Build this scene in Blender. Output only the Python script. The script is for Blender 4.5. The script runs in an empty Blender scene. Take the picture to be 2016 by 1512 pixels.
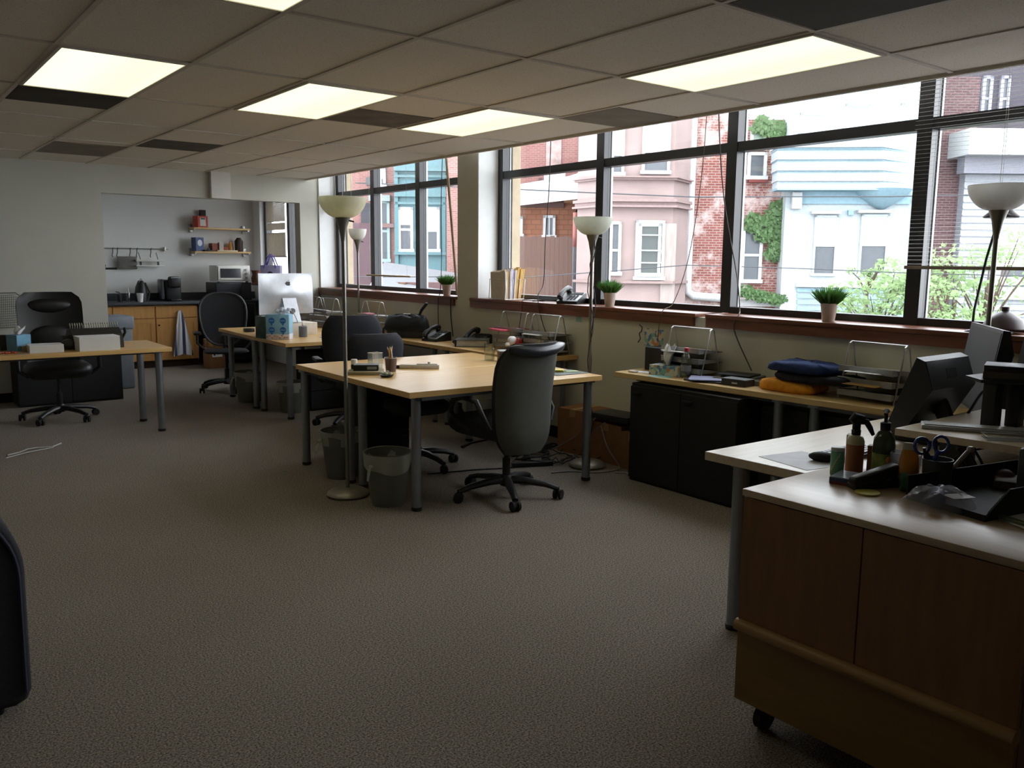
import bpy, bmesh, math, random
from mathutils import Vector, Matrix
PI = math.pi
random.seed(7)
SC = bpy.context.scene
COL = SC.collection
# ---------------------------------------------------------------- camera
YAW, PITCH, ROLL, FPX = math.radians(37.87036), math.radians(8.26057), math.radians(0.55639), 1669.08
CAM = Vector((0, 0, 1.54))
_f = Vector((math.sin(YAW)*math.cos(PITCH), math.cos(YAW)*math.cos(PITCH), -math.sin(PITCH)))
_r = Vector((math.cos(YAW), -math.sin(YAW), 0)); _u = _r.cross(_f)
_r2 = math.cos(ROLL)*_r + math.sin(ROLL)*_u
_u2 = -math.sin(ROLL)*_r + math.cos(ROLL)*_u
cam_data = bpy.data.cameras.new('camera'); cam = bpy.data.objects.new('camera', cam_data); COL.objects.link(cam)
mm = Matrix((_r2, _u2, -_f)).transposed().to_4x4(); mm.translation = CAM
cam.matrix_world = mm
cam_data.sensor_width = 36; cam_data.lens = FPX/2016*36; cam_data.clip_start = .02; cam_data.clip_end = 300
SC.camera = cam
# ---------------------------------------------------------------- world, exposure
SC.view_settings.view_transform = 'Standard'; SC.view_settings.look = 'None'
SC.view_settings.gamma = 1; SC.view_settings.use_curve_mapping = False
SC.view_settings.exposure = 1.75
w = bpy.data.worlds.new('overcast'); SC.world = w; w.use_nodes = True
wt = w.node_tree; bgn = wt.nodes['Background']
tc = wt.nodes.new('ShaderNodeTexCoord'); nz = wt.nodes.new('ShaderNodeTexNoise'); nz.inputs['Scale'].default_value = 1.5
rp = wt.nodes.new('ShaderNodeValToRGB'); rp.color_ramp.elements[0].color = (.86, .93, 1, 1); rp.color_ramp.elements[1].color = (1, 1, 1, 1)
wt.links.new(tc.outputs['Generated'], nz.inputs['Vector']); wt.links.new(nz.outputs['Fac'], rp.inputs['Fac'])
wt.links.new(rp.outputs['Color'], bgn.inputs['Color']); bgn.inputs['Strength'].default_value = 2.3
# ---------------------------------------------------------------- placing helpers
def ray(px, py):
    return _r2*((px-1008)/FPX) + _u2*((756-py)/FPX) + _f
def at(px, py, z):                      # the point of a horizontal plane
    d = ray(px, py); return CAM + d*((z-CAM.z)/d.z)
def atx(px, py, x):
    d = ray(px, py); return CAM + d*((x-CAM.x)/d.x)
def aty(px, py, y):
    d = ray(px, py); return CAM + d*((y-CAM.y)/d.y)
_fh = Vector((math.sin(YAW), math.cos(YAW), 0))
def atd(px, py, D):                     # the point of a facade plane D metres down the street
    d = ray(px, py); return CAM + d*(D/d.dot(_fh))
# ---------------------------------------------------------------- materials
def lin(h):
    h = h.lstrip('#'); c = [int(h[i:i+2], 16)/255 for i in (0, 2, 4)]
    return tuple((x/12.92 if x <= .04045 else ((x+.055)/1.055)**2.4) for x in c)+(1,)
def newmat(name):
    m = bpy.data.materials.new(name); m.use_nodes = True
    t = m.node_tree; return m, t, t.nodes['Principled BSDF']
def noise_mix(t, b, col, col2, scale, coord='Object', stretch=None, detail=3, lo=.35, hi=.65, bump=0, bdist=.002):
    N = t.nodes; L = t.links
    tc = N.new('ShaderNodeTexCoord'); v = tc.outputs[coord]
    if stretch:
        mp = N.new('ShaderNodeMapping'); mp.inputs['Scale'].default_value = stretch; L.new(v, mp.inputs['Vector']); v = mp.outputs['Vector']
    n = N.new('ShaderNodeTexNoise'); n.inputs['Scale'].default_value = scale; n.inputs['Detail'].default_value = detail
    L.new(v, n.inputs['Vector'])
    r = N.new('ShaderNodeValToRGB'); r.color_ramp.elements[0].position = lo; r.color_ramp.elements[1].position = hi
    r.color_ramp.elements[0].color = col; r.color_ramp.elements[1].color = col2
    L.new(n.outputs['Fac'], r.inputs['Fac']); L.new(r.outputs['Color'], b.inputs['Base Color'])
    if bump:
        bp = N.new('ShaderNodeBump'); bp.inputs['Strength'].default_value = bump; bp.inputs['Distance'].default_value = bdist
        L.new(n.outputs['Fac'], bp.inputs['Height']); L.new(bp.outputs['Normal'], b.inputs['Normal'])
    return n
def sh(c, k): return tuple(min(1, x*k) for x in c[:3])+(1,)
_mc = {}
def mat(hexc, rough=.6, metal=0, spec=.5, var=.07, scale=14, bump=0, trans=0, alpha=1, name=None):
    key = (hexc, rough, metal, spec, var, scale, bump, trans, alpha)
    if key in _mc: return _mc[key]
    m, t, b = newmat(name or 'paint_'+hexc.strip('#'))
    c = lin(hexc); noise_mix(t, b, sh(c, 1-var), sh(c, 1+var), scale, bump=bump)
    b.inputs['Roughness'].default_value = rough; b.inputs['Metallic'].default_value = metal
    b.inputs['Specular IOR Level'].default_value = spec
    b.inputs['Transmission Weight'].default_value = trans
    b.inputs['Alpha'].default_value = alpha
    _mc[key] = m; return m
def woodmat(name, c1, c2, rough=.4, stretch=(1, 14, 14), scale=2.5, coat=0):
    m, t, b = newmat(name); noise_mix(t, b, lin(c1), lin(c2), scale, stretch=stretch, detail=5, lo=.3, hi=.7)
    b.inputs['Roughness'].default_value = rough; b.inputs['Coat Weight'].default_value = coat; b.inputs['Coat Roughness'].default_value = .25
    return m
def glassmat(name, tint=(1, 1, 1, 1), ior=1.45, rough=.0):   # thin pane: lets light straight through, mirrors at grazing angles
    m = bpy.data.materials.new(name); m.use_nodes = True; t = m.node_tree; t.nodes.clear()
    o = t.nodes.new('ShaderNodeOutputMaterial'); mx = t.nodes.new('ShaderNodeMixShader')
    tr = t.nodes.new('ShaderNodeBsdfTransparent'); gl = t.nodes.new('ShaderNodeBsdfGlossy'); fr = t.nodes.new('ShaderNodeLayerWeight'); pw = t.nodes.new('ShaderNodeMath'); pw.operation = 'POWER'; pw.inputs[1].default_value = 4.0; ml = t.nodes.new('ShaderNodeMath'); ml.operation = 'MULTIPLY_ADD'; ml.inputs[1].default_value = .5; ml.inputs[2].default_value = max(.02, (ior-1)*.08)
    tr.inputs['Color'].default_value = tint; gl.inputs['Roughness'].default_value = rough; fr.inputs['Blend'].default_value = .5; t.links.new(fr.outputs['Facing'], pw.inputs[0]); t.links.new(pw.outputs[0], ml.inputs[0])
    t.links.new(ml.outputs[0], mx.inputs['Fac']); t.links.new(tr.outputs['BSDF'], mx.inputs[1]); t.links.new(gl.outputs['BSDF'], mx.inputs[2])
    t.links.new(mx.outputs['Shader'], o.inputs['Surface']); return m
def translucent(name, hexc, tl=.5, see=0.0, rough=.5):       # thin cloth, paper, plastic film
    m = bpy.data.materials.new(name); m.use_nodes = True; t = m.node_tree; b = t.nodes['Principled BSDF']; o = t.nodes['Material Output']
    c = lin(hexc); noise_mix(t, b, sh(c, .93), sh(c, 1.05), 20); b.inputs['Roughness'].default_value = rough
    tl_ = t.nodes.new('ShaderNodeBsdfTranslucent'); tl_.inputs['Color'].default_value = c
    mx = t.nodes.new('ShaderNodeMixShader'); mx.inputs['Fac'].default_value = tl
    t.links.new(b.outputs['BSDF'], mx.inputs[1]); t.links.new(tl_.outputs['BSDF'], mx.inputs[2]); out = mx.outputs['Shader']
    if see:
        tr = t.nodes.new('ShaderNodeBsdfTransparent'); m2 = t.nodes.new('ShaderNodeMixShader'); m2.inputs['Fac'].default_value = see
        t.links.new(out, m2.inputs[1]); t.links.new(tr.outputs['BSDF'], m2.inputs[2]); out = m2.outputs['Shader']
    t.links.new(out, o.inputs['Surface']); return m
def brickmat(name, c1, c2, mortar, w=.22, h=.075, ms=.012, blotch=None, rough=.9, bl=(.55, .7)):
    m, t, b = newmat(name); N = t.nodes; L = t.links
    tc = N.new('ShaderNodeTexCoord'); bk = N.new('ShaderNodeTexBrick')
    bk.inputs['Color1'].default_value = lin(c1); bk.inputs['Color2'].default_value = lin(c2); bk.inputs['Mortar'].default_value = lin(mortar)
    bk.inputs['Scale'].default_value = 1; bk.inputs['Brick Width'].default_value = w; bk.inputs['Row Height'].default_value = h; bk.inputs['Mortar Size'].default_value = ms
    L.new(tc.outputs['Object'], bk.inputs['Vector']); out = bk.outputs['Color']
    if blotch:
        n = N.new('ShaderNodeTexNoise'); n.inputs['Scale'].default_value = .75; n.inputs['Detail'].default_value = 7; n.inputs['Roughness'].default_value = .75
        r = N.new('ShaderNodeValToRGB'); r.color_ramp.elements[0].position = bl[0]; r.color_ramp.elements[1].position = bl[1]
        L.new(tc.outputs['Object'], n.inputs['Vector']); L.new(n.outputs['Fac'], r.inputs['Fac'])
        mx = N.new('ShaderNodeMix'); mx.data_type = 'RGBA'; L.new(r.outputs['Color'], mx.inputs['Factor'])
        L.new(out, mx.inputs['A']); mx.inputs['B'].default_value = lin(blotch); out = mx.outputs['Result']
    L.new(out, b.inputs['Base Color']); b.inputs['Roughness'].default_value = rough; return m
def emimat(name, hexc, strength):
    m = bpy.data.materials.new(name); m.use_nodes = True; t = m.node_tree; t.nodes.clear()
    o = t.nodes.new('ShaderNodeOutputMaterial'); e = t.nodes.new('ShaderNodeEmission')
    tc = t.nodes.new('ShaderNodeTexCoord'); wv = t.nodes.new('ShaderNodeTexWave'); wv.inputs['Scale'].default_value = .52; wv.inputs['Phase Offset'].default_value = 4.7
    r = t.nodes.new('ShaderNodeValToRGB'); r.color_ramp.elements[0].color = sh(lin(hexc), .84); r.color_ramp.elements[1].color = sh(lin(hexc), 1)
    t.links.new(tc.outputs['Object'], wv.inputs['Vector']); t.links.new(wv.outputs['Fac'], r.inputs['Fac']); t.links.new(r.outputs['Color'], e.inputs['Color'])
    e.inputs['Strength'].default_value = strength; t.links.new(e.outputs['Emission'], o.inputs['Surface']); return m
# ---------------------------------------------------------------- mesh builder
class MB:
    def __init__(s): s.bm = bmesh.new(); s.i = 0; s.T = Matrix()
    def _fin(s, v0, f0):
        s.bm.verts.ensure_lookup_table(); s.bm.faces.ensure_lookup_table()
        if s.T != Matrix():
            for v in s.bm.verts[v0:]: v.co = s.T @ v.co
        for f in s.bm.faces[f0:]: f.material_index = s.i
        return s
    def box(s, x0, x1, y0, y1, z0, z1, b=0, seg=2):
        v0, f0 = len(s.bm.verts), len(s.bm.faces)
        if b:
            tb = bmesh.new(); bmesh.ops.create_cube(tb, size=1)
            for v in tb.verts: v.co = Vector((x0+(v.co.x+.5)*(x1-x0), y0+(v.co.y+.5)*(y1-y0), z0+(v.co.z+.5)*(z1-z0)))
            bmesh.ops.bevel(tb, geom=tb.edges[:], offset=b, segments=seg, affect='EDGES', profile=.5)
            s.merge(tb); return s._fin(v0, f0)
        c = [s.bm.verts.new((x, y, z)) for z in (z0, z1) for x, y in ((x0, y0), (x1, y0), (x1, y1), (x0, y1))]
        for q in ((3, 2, 1, 0), (4, 5, 6, 7), (0, 1, 5, 4), (1, 2, 6, 5), (2, 3, 7, 6), (3, 0, 4, 7)): s.bm.faces.new([c[k] for k in q])
        return s._fin(v0, f0)
    def merge(s, tb):
        mp = {v: s.bm.verts.new(v.co) for v in tb.verts}
        for f in tb.faces:
            try: s.bm.faces.new([mp[v] for v in f.verts])
            except ValueError: pass
        tb.free()
    def ring(s, pts): return [s.bm.verts.new(p) for p in pts]
    def skin(s, rings, cap0=True, cap1=True, closed=True):
        n = len(rings[0])
        for a, b in zip(rings, rings[1:]):
            for k in range(n if closed else n-1):
                s.bm.faces.new((a[k], a[(k+1) % n], b[(k+1) % n], b[k]))
        if cap0: s.bm.faces.new(rings[0][::-1])
        if cap1: s.bm.faces.new(rings[-1])
    def tube(s, pts, r, n=8, cap=True, flat=1):
        v0, f0 = len(s.bm.verts), len(s.bm.faces)
        P = [Vector(p) for p in pts]; R = r if isinstance(r, (list, tuple)) else [r]*len(P)
        rings = []; ref = None
        for k, p in enumerate(P):
            t = ((P[min(k+1, len(P)-1)]-P[max(k-1, 0)])).normalized()
            if ref is None: ref = Vector((0, 0, 1)) if abs(t.z) < .9 else Vector((1, 0, 0))
            a = t.cross(ref)
            if a.length < 1e-4: a = t.orthogonal()
            a.normalize(); b = a.cross(t).normalized(); ref = b
            rings.append(s.ring([p + (a*math.cos(2*PI*j/n) + b*math.sin(2*PI*j/n)*flat)*R[k] for j in range(n)]))
        s.skin(rings, cap, cap); return s._fin(v0, f0)
    def lathe(s, prof, n=24, c=(0, 0, 0), cap0=True, cap1=True):
        v0, f0 = len(s.bm.verts), len(s.bm.faces); c = Vector(c)
        rings = [s.ring([c+Vector((max(r, 1e-4)*math.cos(2*PI*j/n), max(r, 1e-4)*math.sin(2*PI*j/n), z)) for j in range(n)]) for r, z in prof]
        s.skin(rings, cap0, cap1); return s._fin(v0, f0)
    def prism(s, poly, z0, z1):
        v0, f0 = len(s.bm.verts), len(s.bm.faces)
        s.skin([s.ring([(x, y, z0) for x, y in poly]), s.ring([(x, y, z1) for x, y in poly])]); return s._fin(v0, f0)
    def poly(s, pts):
        v0, f0 = len(s.bm.verts), len(s.bm.faces); s.bm.faces.new(s.ring(pts)); return s._fin(v0, f0)
    def grid(s, fn, nu, nv, thick=0):
        v0, f0 = len(s.bm.verts), len(s.bm.faces)
        g = [[s.bm.verts.new(fn(i/nu, j/nv)) for j in range(nv+1)] for i in range(nu+1)]
        fs = [s.bm.faces.new((g[i][j], g[i+1][j], g[i+1][j+1], g[i][j+1])) for i in range(nu) for j in range(nv)]
        if thick:
            bmesh.ops.solidify(s.bm, geom=fs, thickness=thick)
        return s._fin(v0, f0)
    def ball(s, c, r, n=10):
        rx, ry, rz = r if isinstance(r, (list, tuple)) else (r, r, r)
        v0, f0 = len(s.bm.verts), len(s.bm.faces); c = Vector(c); m = 2*n
        rings = [s.ring([c+Vector((rx*math.sin(PI*k/n)*math.cos(2*PI*j/m), ry*math.sin(PI*k/n)*math.sin(2*PI*j/m), -rz*math.cos(PI*k/n))) for j in range(m)]) for k in range(1, n)]
        s.skin(rings); return s._fin(v0, f0)
    def mesh(s, name, mats, smooth=40):
        bmesh.ops.recalc_face_normals(s.bm, faces=s.bm.faces[:])
        me = bpy.data.meshes.new(name); s.bm.to_mesh(me); s.bm.free()
        for m in (mats if isinstance(mats, (list, tuple)) else [mats]): me.materials.append(m)
        if smooth:
            for p in me.polygons: p.use_smooth = True
            me.set_sharp_from_angle(angle=math.radians(smooth))
        return me
    def build(s, name, mats, parent=None, loc=None, rz=0, smooth=40, label=None):
        o = bpy.data.objects.new(name, s.mesh(name, mats, smooth)); COL.objects.link(o)
        if parent is not None: o.parent = parent
        if loc is not None: o.location = loc
        o.rotation_euler.z = rz
        if label: o['label'] = label
        return o
def tag(o, label, cat, group=None, kind=None):
    o['label'] = label; o['category'] = cat
    if group: o['group'] = group
    if kind: o['kind'] = kind
    return o
def thing(name, label, cat, loc=(0, 0, 0), rz=0, group=None):
    o = bpy.data.objects.new(name, None); COL.objects.link(o); o.empty_display_size = .1
    o.location = loc; o.rotation_euler = (0, 0, rz); return tag(o, label, cat, group)
def dup(root, loc, rz=0, label=None, group=None, scale=None):
    def cp(o, par):
        c = o.copy(); COL.objects.link(c)
        if par is not None: c.parent = par
        for ch in o.children: cp(ch, c)
        return c
    kids = None
    r = cp(root, None); r.location = loc; r.rotation_euler = (0, 0, rz)
    if label: r['label'] = label
    if group: r['group'] = group
    if scale: r.scale = (scale,)*3
    return r
def struct(o): o['kind'] = 'structure'; return o
def euler(o, x=0, y=0, z=0): o.rotation_euler = (x, y, z); return o
# ---------------------------------------------------------------- shared materials
M_wall = mat('#c2c1b6', .85, var=.03, scale=2, name='wall_paint')
M_wallk = mat('#e4e5e3', .8, var=.02, scale=2, name='kitchen_wall_paint')
M_white = mat('#d9d8d2', .6, var=.02, name='white_paint')
M_ceil, t, b = newmat('ceiling_tile_board')
noise_mix(t, b, lin('#c9c1b6'), lin('#efe8dd'), 130, detail=2, lo=.30, hi=.42, bump=.3); b.inputs['Roughness'].default_value = .95
M_tbar = mat('#cfc8bc', .6, var=.03, name='ceiling_grid_metal')
M_carpet, t, b = newmat('carpet')
N = t.nodes; L = t.links
tc_ = N.new('ShaderNodeTexCoord'); n1 = N.new('ShaderNodeTexNoise'); n1.inputs['Scale'].default_value = 140; n1.inputs['Detail'].default_value = 3; n1.inputs['Roughness'].default_value = .8
n2 = N.new('ShaderNodeTexNoise'); n2.inputs['Scale'].default_value = .7; n2.inputs['Detail'].default_value = 3
r1 = N.new('ShaderNodeValToRGB'); r1.color_ramp.elements[0].position = .38; r1.color_ramp.elements[1].position = .62
r1.color_ramp.elements[0].color = lin('#443f3a'); r1.color_ramp.elements[1].color = lin('#a89d92')
r2_ = N.new('ShaderNodeValToRGB'); r2_.color_ramp.elements[0].position = .3; r2_.color_ramp.elements[1].position = .7
r2_.color_ramp.elements[0].color = (.88, .87, .84, 1); r2_.color_ramp.elements[1].color = (1.05, 1.05, 1.05, 1)
mx = N.new('ShaderNodeMix'); mx.data_type = 'RGBA'; mx.blend_type = 'MULTIPLY'; mx.inputs['Factor'].default_value = 1
L.new(tc_.outputs['Object'], n1.inputs['Vector']); L.new(tc_.outputs['Object'], n2.inputs['Vector'])
L.new(n1.outputs['Fac'], r1.inputs['Fac']); L.new(n2.outputs['Fac'], r2_.inputs['Fac'])
L.new(r1.outputs['Color'], mx.inputs['A']); L.new(r2_.outputs['Color'], mx.inputs['B']); L.new(mx.outputs['Result'], b.inputs['Base Color'])
bp = N.new('ShaderNodeBump'); bp.inputs['Strength'].default_value = .45; bp.inputs['Distance'].default_value = .004
L.new(n1.outputs['Fac'], bp.inputs['Height']); L.new(bp.outputs['Normal'], b.inputs['Normal']); b.inputs['Roughness'].default_value = .98; b.inputs['Specular IOR Level'].default_value = .15
M_birch = woodmat('birch_laminate', '#cfa566', '#deb87a', .33, stretch=(1.2, 16, 16))
M_birchy = woodmat('birch_laminate_across', '#cbac74', '#d8bc88', .36, stretch=(16, 1.2, 16))
M_skypale = woodmat('sky_paled_laminate', '#c4b49b', '#d3c5ae', .3, stretch=(1.2, 16, 16))  # desk laminate greyed: the sky's reflection is put into its colour
M_beechshade = woodmat('shaded_beech_veneer', '#7a5336', '#8a603f', .45, stretch=(10, 10, 1), scale=3)  # darker than real beech: shade of the side away from the windows, in the colour
M_beechtop = woodmat('beech_top', '#b39a7f', '#c0a88c', .3, stretch=(14, 1, 14), scale=3)
M_maple = woodmat('maple_cabinet', '#bd8a4a', '#cf9c58', .45, stretch=(14, 14, 1.5), scale=2)
M_sill = woodmat('stained_sill', '#5e3424', '#7c4a32', .35, stretch=(14, 1, 14), scale=2.5)
M_shelf = woodmat('pine_shelf', '#cfa86d', '#dab880', .5)
M_leg = mat('#8f9499', .35, .8, name='grey_metal_leg')
M_chrome = mat('#b5b5b2', .3, .9, name='silver_wire')
M_black = mat('#17181a', .45, name='black_plastic')
M_blackm = mat('#141518', .75, name='matt_black')
M_blk2 = mat('#22242a', .85, var=.12, scale=60, bump=.2, name='black_fabric')
M_navy = mat('#24252d', .9, var=.15, scale=80, bump=.3, name='navy_fabric')
M_leather = mat('#0f1011', .45, var=.2, scale=8, bump=.15, name='black_leather')
M_dkgrey = mat('#3a3c40', .5, name='dark_grey_plastic')
M_frame = mat('#2a2b2e', .35, var=.1, name='window_frame_metal')
M_pane = glassmat('window_pane', (.97, .98, .99, 1), 1.4)
M_clear = glassmat('clear_glass', (.86, .89, .88, 1), 2.4)
M_paper = mat('#e8e9ec', .8, var=.02, name='white_paper')
M_card = mat('#8c6240', .85, var=.08, name='cardboard')
M_silver = mat('#c9ccd2', .35, .5, name='silver_aluminium')
M_bulb = mat('#e9e6da', .4, name='bulb_glass')
M_cord = mat('#1c1c1c', .6, name='black_cord'); M_cordw = mat('#b9b8b4', .6, name='white_cord')
# ---------------------------------------------------------------- room shell
XW, XG = 4.83, 5.10
YB = 10.30
def slab(name, *b, m=M_wall): return struct(MB().box(*b).build(name, m, smooth=0))
slab('floor', -3.2, 5.3, -2.6, 13.2, -.2, 0, m=M_carpet)
# hung ceiling of 2 by 4 foot tiles, stopping short of the glass
c = MB(); c.box(-3.2, 4.665, -2.6, YB, 2.545, 2.60); c.build('ceiling', M_ceil, smooth=0)['kind'] = 'structure'
slab('ceiling_edge', 4.665, 4.69, -2.6, YB, 2.525, 2.95, m=M_tbar).name = 'trim_1'
g = MB()
xs = [4.67-.634*k for k in range(0, 13)]; ys = [10.3]+[3.46+1.203*k for k in range(-5, 6)]
for x in xs: g.box(x-.012, x+.012, -2.6, YB, 2.538, 2.546)
for y in ys: g.box(-3.2, 4.67, y-.012, y+.012, 2.5375, 2.546)
struct(g.build('trim_2', M_tbar, smooth=0))
slab('ceiling_slab', -3.2, 5.3, -2.6, 13.2, 2.95, 3.1, m=M_white).name = 'ceiling_above'
slab('wall_left', -3.4, -3.2, -2.8, 13.4, -.2, 3.1)
slab('wall_back', -3.4, 5.3, -2.8, -2.6, -.2, 3.1)
# far wall with the kitchen opening: left part, header, pier
fw = MB(); fw.box(-3.2, 2.26, YB, YB+.16, 0, 2.95); fw.box(2.26, 4.578, YB, YB+.16, 2.24, 2.95); fw.box(4.578, XW, YB, YB+.16, 0, 2.95)
struct(fw.build('wall_far', M_wall, smooth=0))
slab('header_box', 3.45, 3.68, YB-.07, YB, 2.24, 2.545, m=M_white).name = 'trim_3'
# kitchen alcove
slab('wall_kitchen_back', 1.2, 5.1, 13.0, 13.2, 0, 2.95, m=M_wallk); slab('wall_kitchen_left', 1.2, 1.4, YB+.16, 13.0, 0, 2.95, m=M_wallk)
slab('ceiling_kitchen', 1.4, 5.0, YB+.16, 13.0, 2.42, 2.47, m=M_white)
# window wall: below sills, column, end piece
ww = MB(); ww.box(XW, XG+.12, -2.6, 10.28, 0, 1.15); ww.box(XW, XG+.12, 6.78, 7.12, 1.15, 2.95); ww.box(XW, XG+.12, 10.29, YB+.16, 0, 2.95)
ww.box(XW, XG+.12, -2.6, 1.15, 1.15, 2.95)
struct(ww.build('wall_right', mat('#c8c5b6', .85, var=.03, scale=2), smooth=0))
kw = MB(); kw.box(5.0, 5.22, YB+.16, 13.0, 0, 1.18); kw.box(5.0, 5.22, 12.72, 13.0, 1.18, 2.95); kw.box(5.0, 5.22, YB+.16, 10.55, 1.18, 2.95); kw.box(5.0, 5.22, 10.55, 12.72, 2.42, 2.95)
struct(kw.build('wall_kitchen_right', M_wallk, smooth=0))
# white reveals beside the glass
rv = MB(); rv.box(XW+.002, XG-.03, 6.765, 6.781, 1.17, 2.95); rv.box(XW+.002, XG-.03, 10.279, 10.291, 1.17, 2.95); struct(rv.build('trim_4', mat('#e4e6e6', .6, var=.02), smooth=0))
struct(MB().box(-3.2, 2.26, YB-.012, YB, 0, .1).build('baseboard_far', M_blackm, smooth=0))
struct(MB().box(XW-.012, XW, -2.6, YB, 0, .1).build('baseboard_right', M_blackm, smooth=0))
# window sills
def sill(name, y0, y1, notch=False):
    s = MB(); s.box(4.79, XG+.0, y0, y1, 1.15, 1.178, b=.004); s.i = 0; s.box(4.80, 4.83, y0+.03, y1-.0, 1.085, 1.15)
    return struct(s.build(name, M_sill, smooth=30))
sill('trim_5', 7.13, 10.28); sill('trim_6', 4.02, 6.86); sill('trim_7', 1.16, 3.93)
def window(name, y0, y1, mull, zb=1.178, zt=2.95, zr=2.36):
    f = MB(); m = .045
    f.box(XG-.03, XG+.06, y0, y1, zb, zb+.045); f.box(XG-.03, XG+.06, y0, y1, zr-.034, zr+.034)
    for y in mull: f.box(XG-.035, XG+.065, y-m, y+m, zb, zt); 
    root = struct(f.build(name, M_frame, smooth=0))
    for k, (a, b_) in enumerate(zip(sorted(mull), sorted(mull)[1:])):
        for z0, z1 in ((zb+.045, zr-.034), (zr+.034, zt)):
            p = MB().box(XG+.015, XG+.02, a+m, b_-m, z0, z1); p.build('pane', M_pane, root, smooth=0)
    e = MB()
    for y in mull:
        for dy in (-m-.006, m+.001): e.box(XG+.048, XG+.07, y+dy, y+dy+.005, zb+.045, zt)
    e.build('seal', mat('#9a9c9e', .4, .5), root, smooth=0, label='thin grey metal glazing bead')
    return root
window('window_1', 7.12, 10.29, [7.16, 8.26, 9.30, 10.245])
window('window_2', 1.15, 6.78, [6.735, 5.335, 3.975, 2.585, 1.20])
# kitchen window
kf = MB()
for y in (12.69, 11.83, 10.59): kf.box(5.07, 5.16, y-.045, y+.045, 1.18, 2.42)
kf.box(5.07, 5.16, 10.55, 12.72, 1.18, 1.22); kw_ = struct(kf.build('window_3', M_frame, smooth=0))
for a, b_ in ((10.635, 11.785), (11.875, 12.645)): MB().box(5.11, 5.115, a, b_, 1.22, 2.42).build('pane', M_pane, kw_, smooth=0)
slab('kitchen_sill', 4.93, 5.1, 10.6, 12.75, 1.15, 1.18, m=M_sill).name = 'trim_8'
# exterior jambs of our own building
slab('x', 5.17, 5.27, 6.67, 6.78, -4, 4, m=mat('#a89880', .9)).name = 'trim_9'
slab('x', 5.17, 5.25, 10.17, 10.3, -4, 4, m=mat('#a89880', .9)).name = 'trim_10'
# ---------------------------------------------------------------- ceiling lights and dark tiles
M_diff = emimat('light_diffuser', '#fffbd0', .45)
def clight(x0, y0, label):
    r = thing('ceiling_light', label, 'ceiling light', (x0+.317, y0+.6, 2.536), 0, 'recessed panel lights in the ceiling')
    f = MB()
    for a in ((-.305, .305, -.590, -.575), (-.305, .305, .575, .590), (-.305, -.290, -.575, .575), (.290, .305, -.575, .575)): f.box(*a, -.006, .009)
    f.build('frame', M_tbar, r, smooth=0)
    MB().box(-.29, .29, -.575, .575, -.002, .006).build('diffuser', M_diff, r, smooth=0, label='glowing pale yellow diffuser')
X = lambda k: 4.67-.634*k
Yc = lambda k: 3.46+1.203*k
clight(X(6), Yc(1), 'glowing panel light over the left desk, leftmost of those wholly in view')
clight(X(4), Yc(1), 'glowing panel light in the middle, second from the left of the far row')
clight(X(2), Yc(1), 'glowing panel light nearest the column between the windows')
clight(X(2), Yc(-1), 'long glowing panel light at upper right, close to the big window')
clight(X(6), Yc(-1), 'glowing panel light cut off by the top edge of the photo')
M_dtile = mat('#6f675d', .9, var=.2, scale=5, name='stained_tile'); M_dtile2 = mat('#857c70', .9, var=.1, scale=5, name='grey_tile')
def dtile(x0, y0, h, label, m=M_dtile):
    tag(MB().box(.015, .619, .015, h-.015, -.003, .006).build('ceiling_tile', m, loc=(x0, y0, 2.540), smooth=0), label, 'ceiling tile', 'darker tiles in the ceiling')
dtile(X(6), Yc(2), .60, 'dark half tile just behind the leftmost ceiling light', mat('#3f3a34', .9, var=.3, scale=4))
dtile(X(3), Yc(1)+.62, .58, 'brownish dark half tile between the middle and right ceiling lights')
dtile(X(1), Yc(1)-.55, .60, 'grey half tile against the ceiling edge by the window', M_dtile2)
dtile(X(4), Yc(3)+.72, .6, 'small dark half tile far off above the kitchen opening', mat('#554f45', .9, var=.2, scale=4))
dtile(X(5), Yc(4)+.25, .95, 'faint grey tile near the far left wall', M_dtile2)
dtile(X(3), Yc(-2), 1.19, 'dark grey tile at the top right of the photo, before the long light', mat('#4a4742', .85, var=.1, scale=4))
_mat = mat
def xl(h, k=.5):
    h = h.strip('#'); c = [int(h[i:i+2], 16) for i in (0, 2, 4)]; k = k**(1/2.2); return '#%02x%02x%02x' % tuple(int(x*k) for x in c)
def mat(h, *a, **kw): return _mat(xl(h), *a, **kw)
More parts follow.
